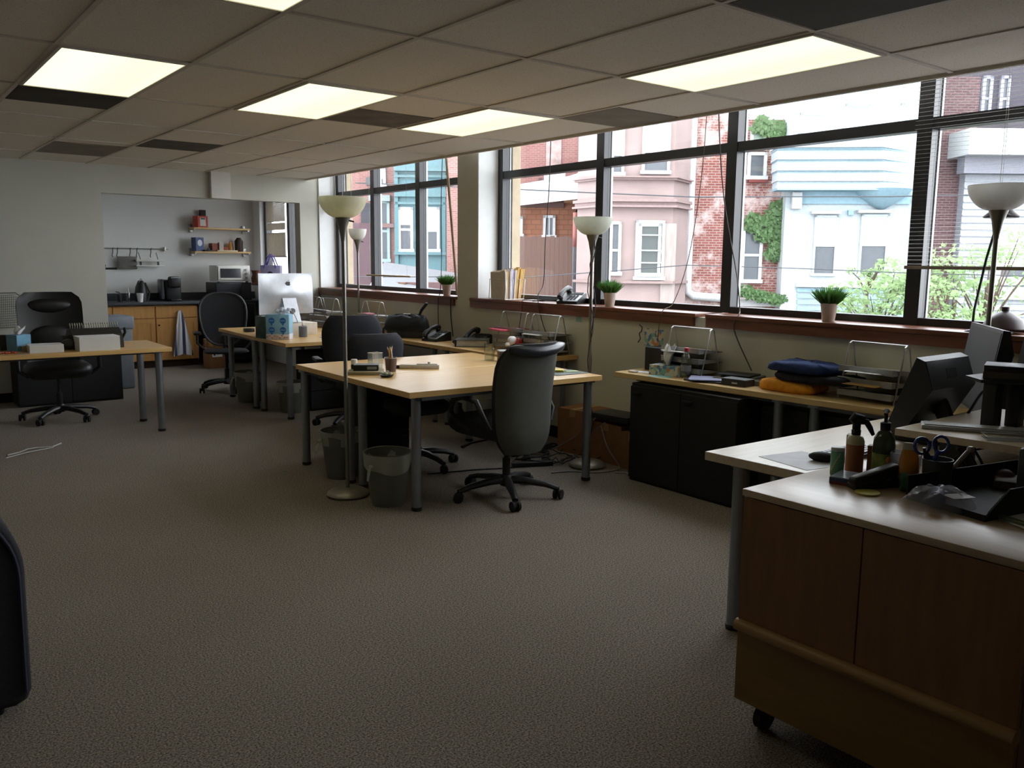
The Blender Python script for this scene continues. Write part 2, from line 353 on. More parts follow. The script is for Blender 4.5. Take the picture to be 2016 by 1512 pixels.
# ---------------------------------------------------------------- outside: street, rowhouses, trees
GZ = -3.6
struct(MB().box(5.3, 60, -30, 60, GZ-.2, GZ).build('ground', mat('#6a6a68', .9), smooth=0))
K = 1.7
RD = math.atan2(_r.y, _r.x)                    # facades stand square to the street frame
class Fac:
    # facade frame: origin at pixel column px0 on plane D; local x along the facade, local y away from the viewer, z up
    def __init__(s, name, label, D, px0, turn=0, cat='building', group='rowhouses across the street'):
        D = D*K; o = atd(px0, 545, D); s.o = Vector((o.x, o.y, 0)); s.a = RD+math.radians(turn); s.D = D
        s.r = thing(name, label, cat, s.o, s.a, group); s.ex = Vector((math.cos(s.a), math.sin(s.a), 0)); s.ey = Vector((-math.sin(s.a), math.cos(s.a), 0))
    def uv(s, px, py, off=0):                  # pixel -> local x, z on the facade plane
        d = ray(px, py); P0 = s.o+s.ey*off*K; t_ = (P0-CAM).dot(s.ey)/d.dot(s.ey); P = CAM+d*t_; return (P-s.o).dot(s.ex), P.z
    def box(s, px0, px1, py0, py1, y0, y1, name, m, parent=None, z1=None, z0=None, smooth=0, label=None, b=0, off=0):
        xa, za = s.uv(px0, (py0+py1)/2, off); xb, _ = s.uv(px1, (py0+py1)/2, off); _, zt = s.uv((px0+px1)/2, py0, off); _, zb = s.uv((px0+px1)/2, py1, off)
        if z1 is not None: zt = z1
        if z0 is not None: zb = z0
        return MB().box(xa, xb, y0*K, y1*K, zb, zt, b=b).build(name, m, parent or s.r, smooth=smooth, label=label)
    def win(s, px0, px1, py0, py1, fm, rail=.5, shade=0, cols=1, dep=.06, out=.0, gm=None, fw=.07, off=0, shm=None):
        xa, _ = s.uv(px0, (py0+py1)/2, off); xb, _ = s.uv(px1, (py0+py1)/2, off); _, zt = s.uv((px0+px1)/2, py0, off); _, zb = s.uv((px0+px1)/2, py1, off)
        fw *= K; dep *= K; y = (off-out)*K; q = MB(); q.box(xa, xa+fw, y-dep, y, zb, zt); q.box(xb-fw, xb, y-dep, y, zb, zt); q.box(xa, xb, y-dep, y, zt-fw, zt); q.box(xa-.04, xb+.04, y-dep-.03, y, zb-.02, zb+fw)
        if rail: zm = zb+(zt-zb)*rail; q.box(xa, xb, y-dep*.8, y, zm-fw*.4, zm+fw*.4)
        for c in range(1, cols): xm = xa+(xb-xa)*c/cols; q.box(xm-.02, xm+.02, y-dep*.8, y, zb, zt)
        f = q.build('window', fm, s.r, smooth=0); MB().box(xa+fw*.5, xb-fw*.5, y-.05, y-.01, zb+.02, zt-.02).build('pane', gm or M_extglass, f, smooth=0)
        if shade: MB().box(xa+fw*.6, xb-fw*.6, y-.08, y-.052, zt-(zt-zb)*shade, zt-.03).build('shade', shm or M_shade, f, smooth=0)
        return f
M_extglass = mat('#6a7076', .25, .0, .35, name='outdoor_window_glass'); M_shade = mat('#cfd2d2', .7); M_wht = mat('#e6e8ea', .6, name='white_trim'); M_tealw = mat('#6f9da6', .6, name='teal_trim')
M_brick = brickmat('red_brick', xl('#a2594e'), xl('#8f4a42'), xl('#b9a199'), blotch=xl('#e0cdc8'), bl=(.50, .60)); 
M_brick2 = brickmat('rose_brick', xl('#a8706a'), xl('#9a625e'), xl('#b48f89')); M_brick3 = brickmat('dark_brick', xl('#6d4c4c'), xl('#5c3f42'), xl('#8c7474'))
M_shing = brickmat('brown_shingle', xl('#b57c60'), xl('#a56d52'), xl('#8a5940'), .30, .16, .012)
M_stucco = mat('#b79f9b', .9, var=.08, scale=1.2, name='pink_stucco'); M_fence = woodmat('fence_boards', xl('#62473d'), xl('#6f5044'), .8, stretch=(9, 9, .5))
def bricked(s, px0, px1, py0, D2, m, name='wall'):   # a tall wall with real thickness, texture laid on the facade plane
    xa, _ = s.uv(px0, 500); xb, _ = s.uv(px1, 500); _, zt = s.uv((px0+px1)/2, py0)
    o = MB().box(xa, xb, -D2, 0, GZ, zt).build(name, m, s.r, smooth=0); return o
def wall(s, px0, px1, py0, depth, m, name='wall', off=0, z0=GZ, label=None):
    xa, _ = s.uv(px0, 500, off); xb, _ = s.uv(px1, 500, off); _, zt = s.uv((px0+px1)/2, py0, off)
    q = MB().box(xa, xb, -zt, -z0, 0, depth*K)    # built lying down so that brick rows follow the height
    o = q.build(name, m, s.r, smooth=0, label=label); o.rotation_euler.x = -PI/2; o.location.y = off*K
    # local (x, y, z) -> (x, z, -y)
    return o
# 1 rose brick rowhouse with plum base, teal bay, far window
h = Fac('rowhouse', 'rose brick rowhouse with white framed window, left in the far window', 22, 690, 0)
wall(h, 600, 777, 150, 6, M_brick2); h.box(690, 733, 440, 600, -.25, 0, 'plum_panel', mat('#6e5058', .9), z0=GZ, label='plum coloured lower wall')
h.win(735, 768, 395, 515, mat('#b9d4d2', .6), .5, .0); h.win(745, 760, 330, 368, M_wht, 0, .6); h.box(728, 770, 385, 397, -.22, 0, 'window_cornice', mat('#a7b3b0', .6)); h.box(722, 733, 350, 365, -.1, 0, 'vent', M_dkgrey)
h.box(712, 733, 400, 500, -.08, 0, 'shutter', mat('#3a3a44', .7)); h.box(690, 777, 440, 448, -.12, 0, 'string_course', mat('#a37f7b', .8))
h = Fac('teal_bay_house', 'teal bay fronted house seen through the far window', 21, 777, 0)
wall(h, 777, 879, 250, 5, M_tealw)
for a, b_ in ((784, 814), (833, 866)): h.win(a, b_, 408, 496, M_wht, .5, .55 if a > 800 else .4, shm=mat('#dfe0dc', .7))
for y0, y1, d in ((372, 388, .12), (398, 403, .08), (496, 502, .12), (330, 338, .18), (345, 350, .1)): h.box(777, 879, y0, y1, -d, 0, 'moulding', mat('#6a949c', .6))
for a in (779, 822, 872): h.box(a, a+6, 340, 560, -.08, 0, 'pilaster', mat('#5f939a', .6))
h = Fac('rowhouse', 'speckled pink brick house between the teal bay and the column', 20.5, 879, 0)
wall(h, 879, 935, 200, 5, brickmat('speckled_brick', xl('#b98781'), xl('#a87069'), xl('#c9a9a2')))
h = Fac('porch_roof', 'grey sloping awning roof with orange windows low in the far window', 17.5, 740, 0, 'porch')
q = MB(); xa, za = h.uv(735, 540); xb, zb = h.uv(905, 568)
q.skin([q.ring([(xa, y*K, z), (xb, y*K, z-.25*K), (xb, y*K, z-.35*K), (xa, y*K, z-.10*K)]) for y, z in ((-.9, za-.30*K), (1.5, za+.25*K))]); q.build('roof', mat('#8d8f95', .6), h.r, smooth=0)
h.box(740, 905, 556, 640, 0, 1.5, 'wall', mat('#7a5a58', .8), z0=GZ)
for a in (758, 785): h.win(a, a+16, 556, 574, mat('#8a5a3c', .6), 0, gm=mat('#b5753f', .5), fw=.03)
# 2 behind the near window's left pane
h = Fac('rowhouse', 'tall rose brick building behind the little shingled house', 21, 1000, 0)
wall(h, 985, 1190, 120, 6, M_brick2); h.box(1075, 1105, 262, 345, -.03, 0, 'painted_patch', mat('#c3a9a5', .9, var=.25, scale=3), label='faded whitish patch of brick')
h.win(1158, 1178, 262, 340, mat('#5f7f82', .6), 0, gm=mat('#7ea0a4', .4)); h.box(1156, 1180, 340, 348, -.2, 0, 'window_sill', mat('#4d6a6c', .6)); h.box(1060, 1066, 350, 368, -.03, 0, 'vent', mat('#6d4d55', .7))
h = Fac('shingled_house', 'small brown shingled house with bright white roof', 16.5, 1000, 0)
wall(h, 985, 1132, 396, 4, M_shing)
q = MB(); xa, za = h.uv(985, 412); xb, zb = h.uv(1185, 358); x3, z3 = h.uv(1140, 395); x2, z2 = h.uv(985, 392); x4, z4 = h.uv(1090, 372)
q.skin([q.ring([(xa, y*K, za+dz*K), (x3, y*K, z3+dz*K), (xb, y*K, zb-.02+dz*K), (xb, y*K, zb+(.16+dz)*K), (x3-.1, y*K, z3+(.35+dz)*K), (xa, y*K, za+(.28+dz)*K)]) for y, dz in ((-.5, 0), (2.2, .32))]); q.build('roof', mat('#eceff2', .5), h.r, smooth=0)
xc, zc_ = h.uv(1095, 348); q = MB()
q.skin([q.ring([(xc-w_*K, y*K, z) for w_, y in ((.25*k, .4), (-.25*k, .4), (-.25*k, 1.0), (.25*k, 1.0))]) for k, z in ((1.25, zc_-.45*K), (.9, zc_-.1*K), (.75, zc_+.0), (.8, zc_+.12*K))]); q.build('chimney', mat('#e4e7ea', .5), h.r, smooth=0)
h.win(1069, 1093, 424, 468, M_wht, 0, cols=2, fw=.05); h.win(1010, 1029, 426, 466, M_wht, 0, cols=2, fw=.05)
h.box(1022, 1110, 398, 409, -.06, 0, 'fascia', mat('#6b4a44', .7)); h.box(1110, 1135, 390, 400, -.1, 0, 'fascia', mat('#b98a5d', .7))
h = Fac('board_fence', 'brown vertical board fence before the shingled house', 15.2, 1000, 0, 'fence', None)
q = MB(); xa, zt = h.uv(985, 466); xb, _ = h.uv(1128, 466); n = 16
for k in range(n): q.box(xa+(xb-xa)*k/n+.004, xa+(xb-xa)*(k+1)/n-.004, 0, .05+.02*(k % 2), GZ, zt+.02*(k % 3))
q.build('boards', M_fence, h.r, smooth=0)
h = Fac('plum_wall_house', 'plum painted side wall between fence and pink bay', 15.4, 1130, 0)
q = MB(); x0, z0_ = h.uv(1136, 400); x1, _ = h.uv(1178, 400); _, zz = h.uv(1150, 385)
q.skin([q.ring([(x0, y, GZ), (x1, y, GZ), (x1, y, zz+.05), (x0+.25*K, y, zz-.02), (x0+.06*K, y, zz-.25*K), (x0, y, zz-.5*K)]) for y in (0, 3*K)]); q.build('wall', mat('#76505a', .9), h.r, smooth=0)
MB().tube([(x0-.04, -.05, GZ), (x0-.04, -.05, zz-.9*K)], .07, 10).build('drain_pipe', mat('#9b9ea3', .5), h.r); MB().tube([(x0-.04, -.05, zz-.9*K), (x0-.04, -.05, zz-.3*K)], .08, 10).build('drain_pipe', mat('#b56a60', .6), h.r)
# 3 pink stucco bay house
h = Fac('pink_bay_house', 'pale pink stucco house with projecting two storey bay', 15, 1176, 0)
wall(h, 1176, 1352, 130, 5, M_stucco)
BW = .55
q = MB(); xA, _ = h.uv(1180, 500); xB, _ = h.uv(1243, 500, -BW); xC, _ = h.uv(1322, 500, -BW); xD, _ = h.uv(1350, 500); _, zt = h.uv(1270, 130)
q.prism([(xA-.4*K, 0), (xA+.0, -BW*K), (xC, -BW*K), (xD, 0)], GZ, zt); q.build('bay', M_stucco, h.r, smooth=0)
for (a, b_, c, d) in ((1203, 1229, 250, 345), (1264, 1319, 240, 342)): h.win(a, b_, c, d, M_wht, .42, .6, off=-BW, fw=.045, shm=mat('#dfe4e6', .6))
for (a, b_, c, d) in ((1199, 1222, 436, 541), (1250, 1307, 434, 550)): h.win(a, b_, c, d, M_wht, .46, .0, off=-BW, fw=.05)
h.win(1256, 1300, 440, 543, M_wht, 0, off=-BW-.03, fw=.05, gm=mat('#46524f', .2)); 
for k, y in enumerate((462, 492, 516)): h.box(1258, 1300, y, y+2.5, -BW-.12, -BW-.08, 'glazing_bar', M_wht, off=-BW)
for y0, y1, d in ((350, 355, .10), (392, 398, .14), (398, 406, .08), (405, 409, .16), (553, 558, .10), (348, 351, .16)):
    _, za = h.uv(1265, y1, -BW); _, zb = h.uv(1265, y0, -BW); q = MB(); q.prism([(xA-.4*K-d, 0), (xA-d*.4, -(BW+d)*K), (xC+d*.4, -(BW+d)*K), (xD+d, 0)], za, zb); q.build('string_course', mat('#ae9490', .9), h.r, smooth=0)
h.box(1301, 1329, 440, 600, -BW-.03, -BW, 'boarding', woodmat('weathered_ply', xl('#c9bcb6'), xl('#b3a29b'), .8, stretch=(6, 6, .8)), off=-BW, label='weathered pale plywood boarding')
# 4 red brick rowhouse with downspout
h = Fac('brick_rowhouse', 'red brick rowhouse with ivy and white windows', 15.3, 1350, 0)
wall(h, 1350, 1462, 222, 5, M_brick); wall(h, 1462, 1600, 236, 5, M_brick)
for (a, b_, c, d, sh_) in ((1470, 1508, 300, 353, 0), (1476, 1507, 248, 296, .8), (1458, 1499, 448, 556, 0)): h.win(a, b_, c, d, M_wht, .5 if d > 500 else 0, sh_, fw=.055, shm=mat('#9fb5a5', .6))
h.box(1472, 1508, 354, 360, -.08, 0, 'window_sill', mat('#8a3f3a', .8))
q = MB(); P_ = [h.uv(1364, 215), h.uv(1357, 400), h.uv(1351, 560), h.uv(1352, 574), h.uv(1362, 582), h.uv(1425, 587)]
q.tube([(x, -.16, z) for x, z in P_], .125, 14); q.build('downspout', M_wht, h.r)
q = MB(); P_ = [h.uv(1440, 590), h.uv(1545, 600)]; q.box(P_[0][0], P_[1][0], -.5, 0, P_[1][1]-.03, P_[1][1]+.17); q.build('ledge', mat('#c9c9ca', .7), h.r, smooth=0)
M_leaf = translucent('ivy_leaf', '#587549', .35, 0, .6); M_leaf2 = translucent('tree_leaf', '#7b9462', .4, 0, .6); M_leafd = translucent('ivy_leaf_dark', '#4c6a3e', .3, 0, .6)
def leaves(q, c, rad, n, size, flat=None):
    for _ in range(n):
        while True:
            p = Vector((random.uniform(-1, 1), random.uniform(-1, 1), random.uniform(-1, 1)))
            if p.length <= 1: break
        p = Vector((p.x*rad[0]*K, p.y*rad[1]*K, p.z*rad[2]*K))+Vector(c)
        a = Vector((random.gauss(0, 1), random.gauss(0, 1), random.gauss(0, 1))).normalized(); b_ = a.orthogonal().normalized()
        if flat: a, b_ = (Vector((random.gauss(0, 1), random.gauss(0, .35), random.gauss(0, 1))).normalized(), None); b_ = a.cross(Vector((0, 1, .3))).normalized()
        s_ = size*K*random.uniform(.5, 1.2)
        q.bm.faces.new([q.bm.verts.new(v) for v in (p-a*s_, p-b_*s_*.55, p+a*s_, p+b_*s_*.55)])
iv = Fac('ivy', 'green ivy climbing the red brick wall beside the pale blue house', 15.3, 1500, 0, 'ivy', None)
q = MB()
for (px, py, rx, rz_, n) in ((1480, 440, .20, .18, 130), (1505, 448, .25, .18, 160), (1530, 430, .28, .30, 300), (1540, 470, .22, .45, 420), (1522, 495, .20, .22, 160), (1545, 410, .14, .25, 150), (1500, 465, .18, .12, 80), (1556, 440, .15, .35, 200)):
    x, z = iv.uv(px, py); leaves(q, (x, -.22, z), (rx, .08, rz_), n, .055, True)
q.build('foliage', M_leaf, iv.r, smooth=0, label='leafy ivy mass'); q = MB(); P_ = [iv.uv(1545, 600), iv.uv(1540, 520), iv.uv(1530, 450), iv.uv(1490, 435)]; q.tube([(x, -.03, z) for x, z in P_], .02, 6); q.build('stem', mat('#5d4a36', .8), iv.r)
iv = Fac('ivy', 'small ivy tuft at the top of the brick wall under the sky', 15.3, 1500, 0, 'ivy', None); q = MB()
for (px, py, n) in ((1495, 250, 110), (1515, 255, 140), (1530, 260, 120)): x, z = iv.uv(px, py); leaves(q, (x, -.22, z), (.22, .08, .16), n, .055, True)
q.build('foliage', M_leaf, iv.r, smooth=0)
iv = Fac('ivy', 'ivy spreading along the ledge low on the brick wall', 15.0, 1500, 0, 'ivy', None); q = MB()
for (px, py, n) in ((1440, 577, 110), (1460, 572, 110), (1480, 580, 120), (1505, 585, 110), (1525, 590, 90)): x, z = iv.uv(px, py); leaves(q, (x, -.22, z), (.20, .08, .10), n, .05, True)
q.build('foliage', M_leafd, iv.r, smooth=0)
# 5 pale blue and white house
h = Fac('blue_bay_house', 'pale blue and white house with banded cornice', 14.9, 1540, -6)
M_pw = mat('#dbe6ea', .7, name='pale_house_paint'); M_pb = mat('#a9cfe0', .7, name='pale_blue_paint')
wall(h, 1541, 1822, 60, 5, M_pw)
x0, _ = h.uv(1535, 400); x1, _ = h.uv(1790, 400)
def band(y0, y1, d, m, nm='cornice_band'):
    xa, _ = h.uv(1530, (y0+y1)/2, -d); xb, zb = h.uv(1738, y1, -d); _, zt = h.uv(1738, y0, -d); xr, _ = h.uv(1795, (y0+y1)/2)
    q = MB(); q.prism([(xa, 0), (xa, -d*K), (xb, -d*K), (xr, 0)], zb, zt); return q.build(nm, m, h.r, smooth=0)
M_lb = mat('#d3e6ee', .7, name='lightest_blue_paint')
for y0_, y1_, d_, m_ in ((281, 289, .62, M_wht), (289, 294, .54, M_pb), (294, 309, .50, M_lb), (309, 313, .56, M_wht), (313, 316, .50, M_pb), (316, 331, .47, M_lb), (331, 335, .53, M_wht), (335, 338, .47, M_pb), (338, 352, .44, M_lb), (352, 356, .50, M_wht), (356, 370, .42, M_lb), (370, 374, .46, M_pb)): band(y0_, y1_, d_, m_)
q = MB(); xm, zm = h.uv(1735, 378); q.lathe([(.08, -.50), (.3, -.38), (.62, -.16), (.8, .05)], 20, c=(xm, -.1, zm)); q.build('corbel', M_pb, h.r)
h.box(1556, 1790, 376, 402, -.06, 0, 'frieze', M_pb)
h.box(1556, 1575, 380, 412, -.16, 0, 'bracket', M_wht); h.box(1668, 1678, 414, 424, -.08, 0, 'vent', M_pb)
for (a, b_, c, d) in ((1600, 1646, 424, 542), (1691, 1746, 422, 542)): h.win(a, b_, c, d, M_pw, .5, .52, fw=.035, shm=mat('#dde5e0', .6)); h.box(a-5, b_+6, c-8, c-2, -.14, 0, 'window_hood', M_wht)
for (a, b_, c, d) in ((1574, 1617, 222, 262), (1663, 1712, 205, 252), (1772, 1790, 203, 245)): h.win(a, b_, c, d, M_pw, 0, .9, fw=.05, shm=mat('#c3d3de', .6))
h.box(1790, 1822, 380, 620, -.10, 0, 'corner_board', M_pw, z0=GZ); h.box(1565, 1800, 558, 566, -.12, 0, 'string_course', M_wht)
for k in range(5): h.box(1568, 1800, 568+k*12, 576+k*12, -.05, 0, 'clapboard', M_pb)
h.box(1556, 1700, 0, 4, 0, .1, 'x', M_pw).name = 'parapet'
# 6 dark brick and grey siding behind the lowered blind
h = Fac('brick_rowhouse', 'dark brick house side behind the blind, right of the blue house', 15.4, 1822, 0)
wall(h, 1822, 1902, 150, 5, M_brick3)
h = Fac('purple_house', 'dark purple upper storey with tall windows, top right beyond the blind', 17, 1885, 0)
wall(h, 1880, 2000, 60, 5, mat('#4a4552', .8), z0=1); 
for a in (1930, 1965): h.win(a, a+20, 150, 240, mat('#b9bccb', .6), .5, 0, fw=.06)
h = Fac('grey_siding_house', 'pale grey clapboard house behind the trees at right', 15.2, 1885, 0)
xa, _ = h.uv(1888, 500); xb, _ = h.uv(2160, 500); _, zt = h.uv(2000, 330); q = MB()
z = GZ; k = 0
q.box(xa, xb, .02, 6, GZ, zt)
while z < zt: q.skin([q.ring([(xa, y0_, z), (xa, .02, z+.15), (xa, .03, z), (xa, .02, z)]), q.ring([(xb, y0_, z), (xb, .02, z+.15), (xb, .03, z), (xb, .02, z)])], True, True) if False else q.box(xa, xb, -.02, .02, z, z+.03); z += .2
q.build('siding', mat('#c6cad2', .7), h.r, smooth=0)
h.box(1878, 2160, 262, 312, -.5, 3, 'roof', mat('#e6e8ea', .6)); h.box(1884, 2160, 312, 345, -.25, 0, 'eaves', mat('#9a9ca6', .7))
h.win(1955, 2040, 445, 560, M_wht, .35, .6, fw=.13, shm=mat('#d2d7e2', .6)); h.box(1950, 2045, 565, 590, -.06, 0, 'sill_panel', M_wht)
# trees
def tree(label, px, py, D, rx, rz_, n, m, size=.055, lumps=9):
    D *= K; rx *= K; rz_ *= K; c = atd(px, py, D); r = thing('tree', label, 'tree', (c.x, c.y, GZ), 0, 'young trees below the windows'); H = c.z-GZ
    q = MB(); q.tube([(0, 0, 0), (.05, .03, H*.5), (0, 0, H-.1)], [.08, .06, .03], 10)
    tips = []
    for k in range(lumps):
        a = random.uniform(0, 2*PI); t_ = random.uniform(.1, 1); tip = Vector((math.cos(a)*rx*t_, math.sin(a)*rx*t_, H+random.uniform(-rz_, rz_)*.9)); tips.append(tip)
        q.tube([(0, 0, H-rz_-.3), (tip.x*.5, tip.y*.5, (H-rz_-.3+tip.z)/2+.08), tip], [.025, .016, .006], 6)
    q.build('trunk', mat('#6b5a46', .8), r); q = MB()
    for tip in tips: leaves(q, tip, (rx*.40/K, rx*.40/K, rz_*.30/K), n//lumps, size)
    q.build('foliage', m, r, smooth=0)
tree('bright green tree before the blue house, right of the third potted plant', 1735, 590, 10.0, .62, .42, 1500, M_leaf2, .038, 16)
tree('bright green tree low behind the blind rail', 1880, 585, 9.6, .80, .45, 1700, M_leaf2, .038, 20)
tree('airy green tree reaching up behind the blind at right', 1945, 545, 9.8, .6, .5, 800, M_leaf2, .036, 18)
tree('small sprig of green before the right blue house window', 1710, 530, 10.8, .22, .14, 170, M_leaf2, .036, 6)
def wire(label, pts, r_=.012):
    P = [atd(px, py, 9.2*K) for px, py in pts]; tag(MB().tube(P, r_, 6).build('utility_wire', mat('#4f5157', .7)), label, 'wire', 'utility wires across the street')
wire('utility wire crossing the pink and blue houses, upper one', [(700, 360), (1000, 372), (1200, 381), (1370, 388), (1540, 387), (1750, 387), (2100, 380)])
wire('utility wire crossing the pink and brick houses, lower one', [(640, 545), (1050, 545), (1240, 531), (1350, 522), (1560, 528), (1800, 538), (2100, 545)], .010)

mat = _mat
# ---------------------------------------------------------------- desks
ZT = .755
def desk(label, poly, legs, zt=ZT, m=M_birch, group=None, th=.036, lr=.030, cat='desk', name='desk'):
    cx = sum(p[0] for p in poly)/len(poly); cy = sum(p[1] for p in poly)/len(poly)
    r = thing(name, label, cat, (cx, cy, 0), 0, group)
    tb = bmesh.new(); vs = [tb.verts.new((x-cx, y-cy, zt-th)) for x, y in poly]
    f = tb.faces.new(vs); e = bmesh.ops.extrude_face_region(tb, geom=[f])
    for v in e['geom']:
        if isinstance(v, bmesh.types.BMVert): v.co.z = zt
    bmesh.ops.bevel(tb, geom=tb.edges[:], offset=.002, segments=1, affect='EDGES')
    q = MB(); q.merge(tb); q.build('tabletop', m, r)
    f = MB(); x0, x1 = min(p[0] for p in legs)-cx, max(p[0] for p in legs)-cx; y0, y1 = min(p[1] for p in legs)-cy, max(p[1] for p in legs)-cy
    for y in (y0, y1): f.box(x0, x1, y-.018, y+.018, zt-th-.018, zt-th)
    for x in (x0, x1): f.box(x-.018, x+.018, y0, y1, zt-th-.018, zt-th)
    f.build('under_frame', M_dkgrey, r, smooth=0)
    for x, y in legs:
        l = MB(); l.tube([(0, 0, .022), (0, 0, zt-th-.012)], lr, 20); l.lathe([(.045, zt-th-.012), (.045, zt-th)], 20)
        l = l.build('leg', M_leg, r, loc=(x-cx, y-cy, 0))
        MB().lathe([(lr*.9, 0), (lr*1.1, .004), (lr*1.1, .022), (lr*.9, .026)], 20).build('foot', M_black, l)
    return r
def rect(x0, x1, y0, y1): return [(x0, y0), (x1, y0), (x1, y1), (x0, y1)]
gd = 'birch desks with grey tube legs'
desk('birch desk in the centre, its near half with the tall black chair', [(2.585, 4.32), (4.10, 4.245), (4.15, 5.12), (2.592, 5.135)], [(2.668, 4.384), (4.03, 4.317), (2.66, 5.06), (4.08, 5.05)], group=gd)
desk('birch desk in the centre, its far half facing the navy chairs', [(2.592, 5.139), (4.15, 5.124), (4.19, 5.965), (2.600, 5.995)], [(2.65, 5.22), (4.08, 5.20), (2.622, 5.89), (4.11, 5.88)], group=gd)
desk('birch desk carrying the white computer and blue package', [(3.17, 7.53), (4.24, 7.53), (4.24, 8.365), (3.19, 8.365)], [(3.276, 7.70), (4.15, 7.65), (3.245, 8.285), (4.15, 8.285)], group=gd)
desk('birch desk behind the white computer, in front of the mesh chair', [(3.19, 8.37), (4.24, 8.37), (4.24, 9.56), (3.25, 9.60)], [(3.20+.03, 8.46), (4.15, 8.46), (3.30, 9.35), (4.15, 9.4)], group=gd)
desk('birch desk at left carrying paper stacks and black binding machine', rect(.55, 2.205, 7.74, 8.56), [(2.108, 7.82), (2.10, 8.40), (.65, 7.82), (.65, 8.45)], group=gd)
gw = 'narrow birch desks along the window wall'
desk('narrow birch desk under the far window, with black bag and papers', rect(4.28, 4.64, 6.70, 8.28), [(4.34, 6.78), (4.58, 6.78), (4.34, 8.2), (4.58, 8.2)], group=gw, lr=.022)
desk('narrow birch desk under the far window, farthest along the wall', rect(4.28, 4.64, 8.285, 9.86), [(4.34, 8.37), (4.58, 8.37), (4.34, 9.78), (4.58, 9.78)], group=gw, lr=.022)
desk('narrow birch desk before the column, with grey binder and two letter trays', rect(4.28, 4.825, 5.30, 6.695), [(4.36, 5.40), (4.75, 5.40), (4.36, 6.6), (4.75, 6.6)], group=gw, lr=.022)
desk('long pale desk under the big window with folded clothes on it', [(4.315, 4.345), (4.43, 2.06), (4.825, 2.06), (4.825, 4.40)], [(4.41, 3.02), (4.42, 2.78), (4.75, 4.2), (4.75, 2.15)], group=gw, m=M_birchy)
desk('pale desk at right with black monitor, reaching behind the rolling cabinet', [(2.785, 2.255), (2.812, 1.44), (4.42, 1.44), (4.40, 2.05), (4.30, 2.215)], [(2.86, 2.12), (2.90, 1.52), (4.2, 2.1), (4.2, 1.52)], m=M_skypale, lr=.034)
# ---------------------------------------------------------------- rolling cabinet at right
def rolling_cabinet():
    x0, x1, y0, y1 = 2.222, 2.79, .78, 1.635
    r = thing('rolling_cabinet', 'beech rolling cabinet with rounded rail at the lower right', 'cabinet', (x0, y0, 0))
    W, D = x1-x0, y1-y0
    MB().box(.02, W, .0, D, .10, .797).build('body', M_beechshade, r, smooth=0)
    MB().box(-.004, W+.004, -.004, D+.004, .799, .822, b=.003).build('top_panel', M_beechtop, r, smooth=30)
    MB().box(0, .018, .002, .44, .385, .796, b=.001).build('door', M_beechshade, r, smooth=0)
    MB().box(0, .018, .444, D-.002, .385, .796, b=.001).build('door', M_beechshade, r, smooth=0)
    MB().box(0, .018, .002, D-.002, .105, .345, b=.001).build('drawer', woodmat('shaded_beech_yellow', '#7b5c33', '#886638', .45, stretch=(10, 1, 10)), r, smooth=0)  # drawer's yellow beech also darkened in colour for the front's shade
    m = MB(); n = 8; pr_ = [(-.022*math.sin(PI*k/n)-.002, .345+.02-.02*math.cos(PI*k/n)) for k in range(n+1)]
    m.skin([m.ring([(x, y, z) for x, z in pr_+[(.02, .385), (.02, .345)]]) for y in (0, D)])
    m.build('rail_handle', woodmat('beech_rail', '#957247', '#a27d50', .4, stretch=(10, 1, 10)), r)
    for x, y in ((.06, D-.07), (.06, .07), (W-.07, D-.07), (W-.07, .07)):
        c = MB(); c.lathe([(.03, .085), (.03, .10)], 16); c.tube([(0, -.018, .09), (.012, -.018, .045)], .008); c.tube([(0, .018, .09), (.012, .018, .045)], .008)
        c = c.build('caster', M_black, r, loc=(x, y, 0))
        wv = MB(); wv.tube([(.015, -.014, .042), (.015, .014, .042)], .042, 24); wv.build('wheel', M_blackm, c)
    return r
rolling_cabinet()
# ---------------------------------------------------------------- chairs
def star_base(r, rad=.32, ang=0, zc=.115, m=M_black, cast=.03, lift_top=.42):
    b = MB(); b.lathe([(.035, .075), (.042, .08), (.045, .13), (.032, .15)], 20)
    for k in range(5):
        a = ang+2*PI*k/5; d = Vector((math.cos(a), math.sin(a), 0))
        b.tube([d*.02+Vector((0, 0, zc)), d*.12+Vector((0, 0, zc-.002)), d*(rad*.75)+Vector((0, 0, zc-.02)), d*rad+Vector((0, 0, zc-.045))], [.032, .030, .025, .020], 10, flat=.8)
    base = b.build('star_base', m, r)
    c = MB(); 
    for s in (-1, 1): c.tube([(0, s*.011, cast), (0, s*.027, cast)], cast, 18)
    c.box(-.02, .014, -.009, .009, cast-.005, cast+.03, b=.003); c.tube([(0, 0, cast+.01), (0, 0, zc-.05+.02)], .007)
    me = c.mesh('caster', M_blackm)
    for k in range(5):
        a = ang+2*PI*k/5; o = bpy.data.objects.new('caster', me); COL.objects.link(o); o.parent = r
        o.location = (math.cos(a)*rad, math.sin(a)*rad, 0); o.rotation_euler.z = a*1.7+.6
    MB().tube([(0, 0, .08), (0, 0, .26), (0, 0, .26), (0, 0, lift_top)], [.026, .026, .015, .015], 16).build('gas_lift', m, r)
    return base
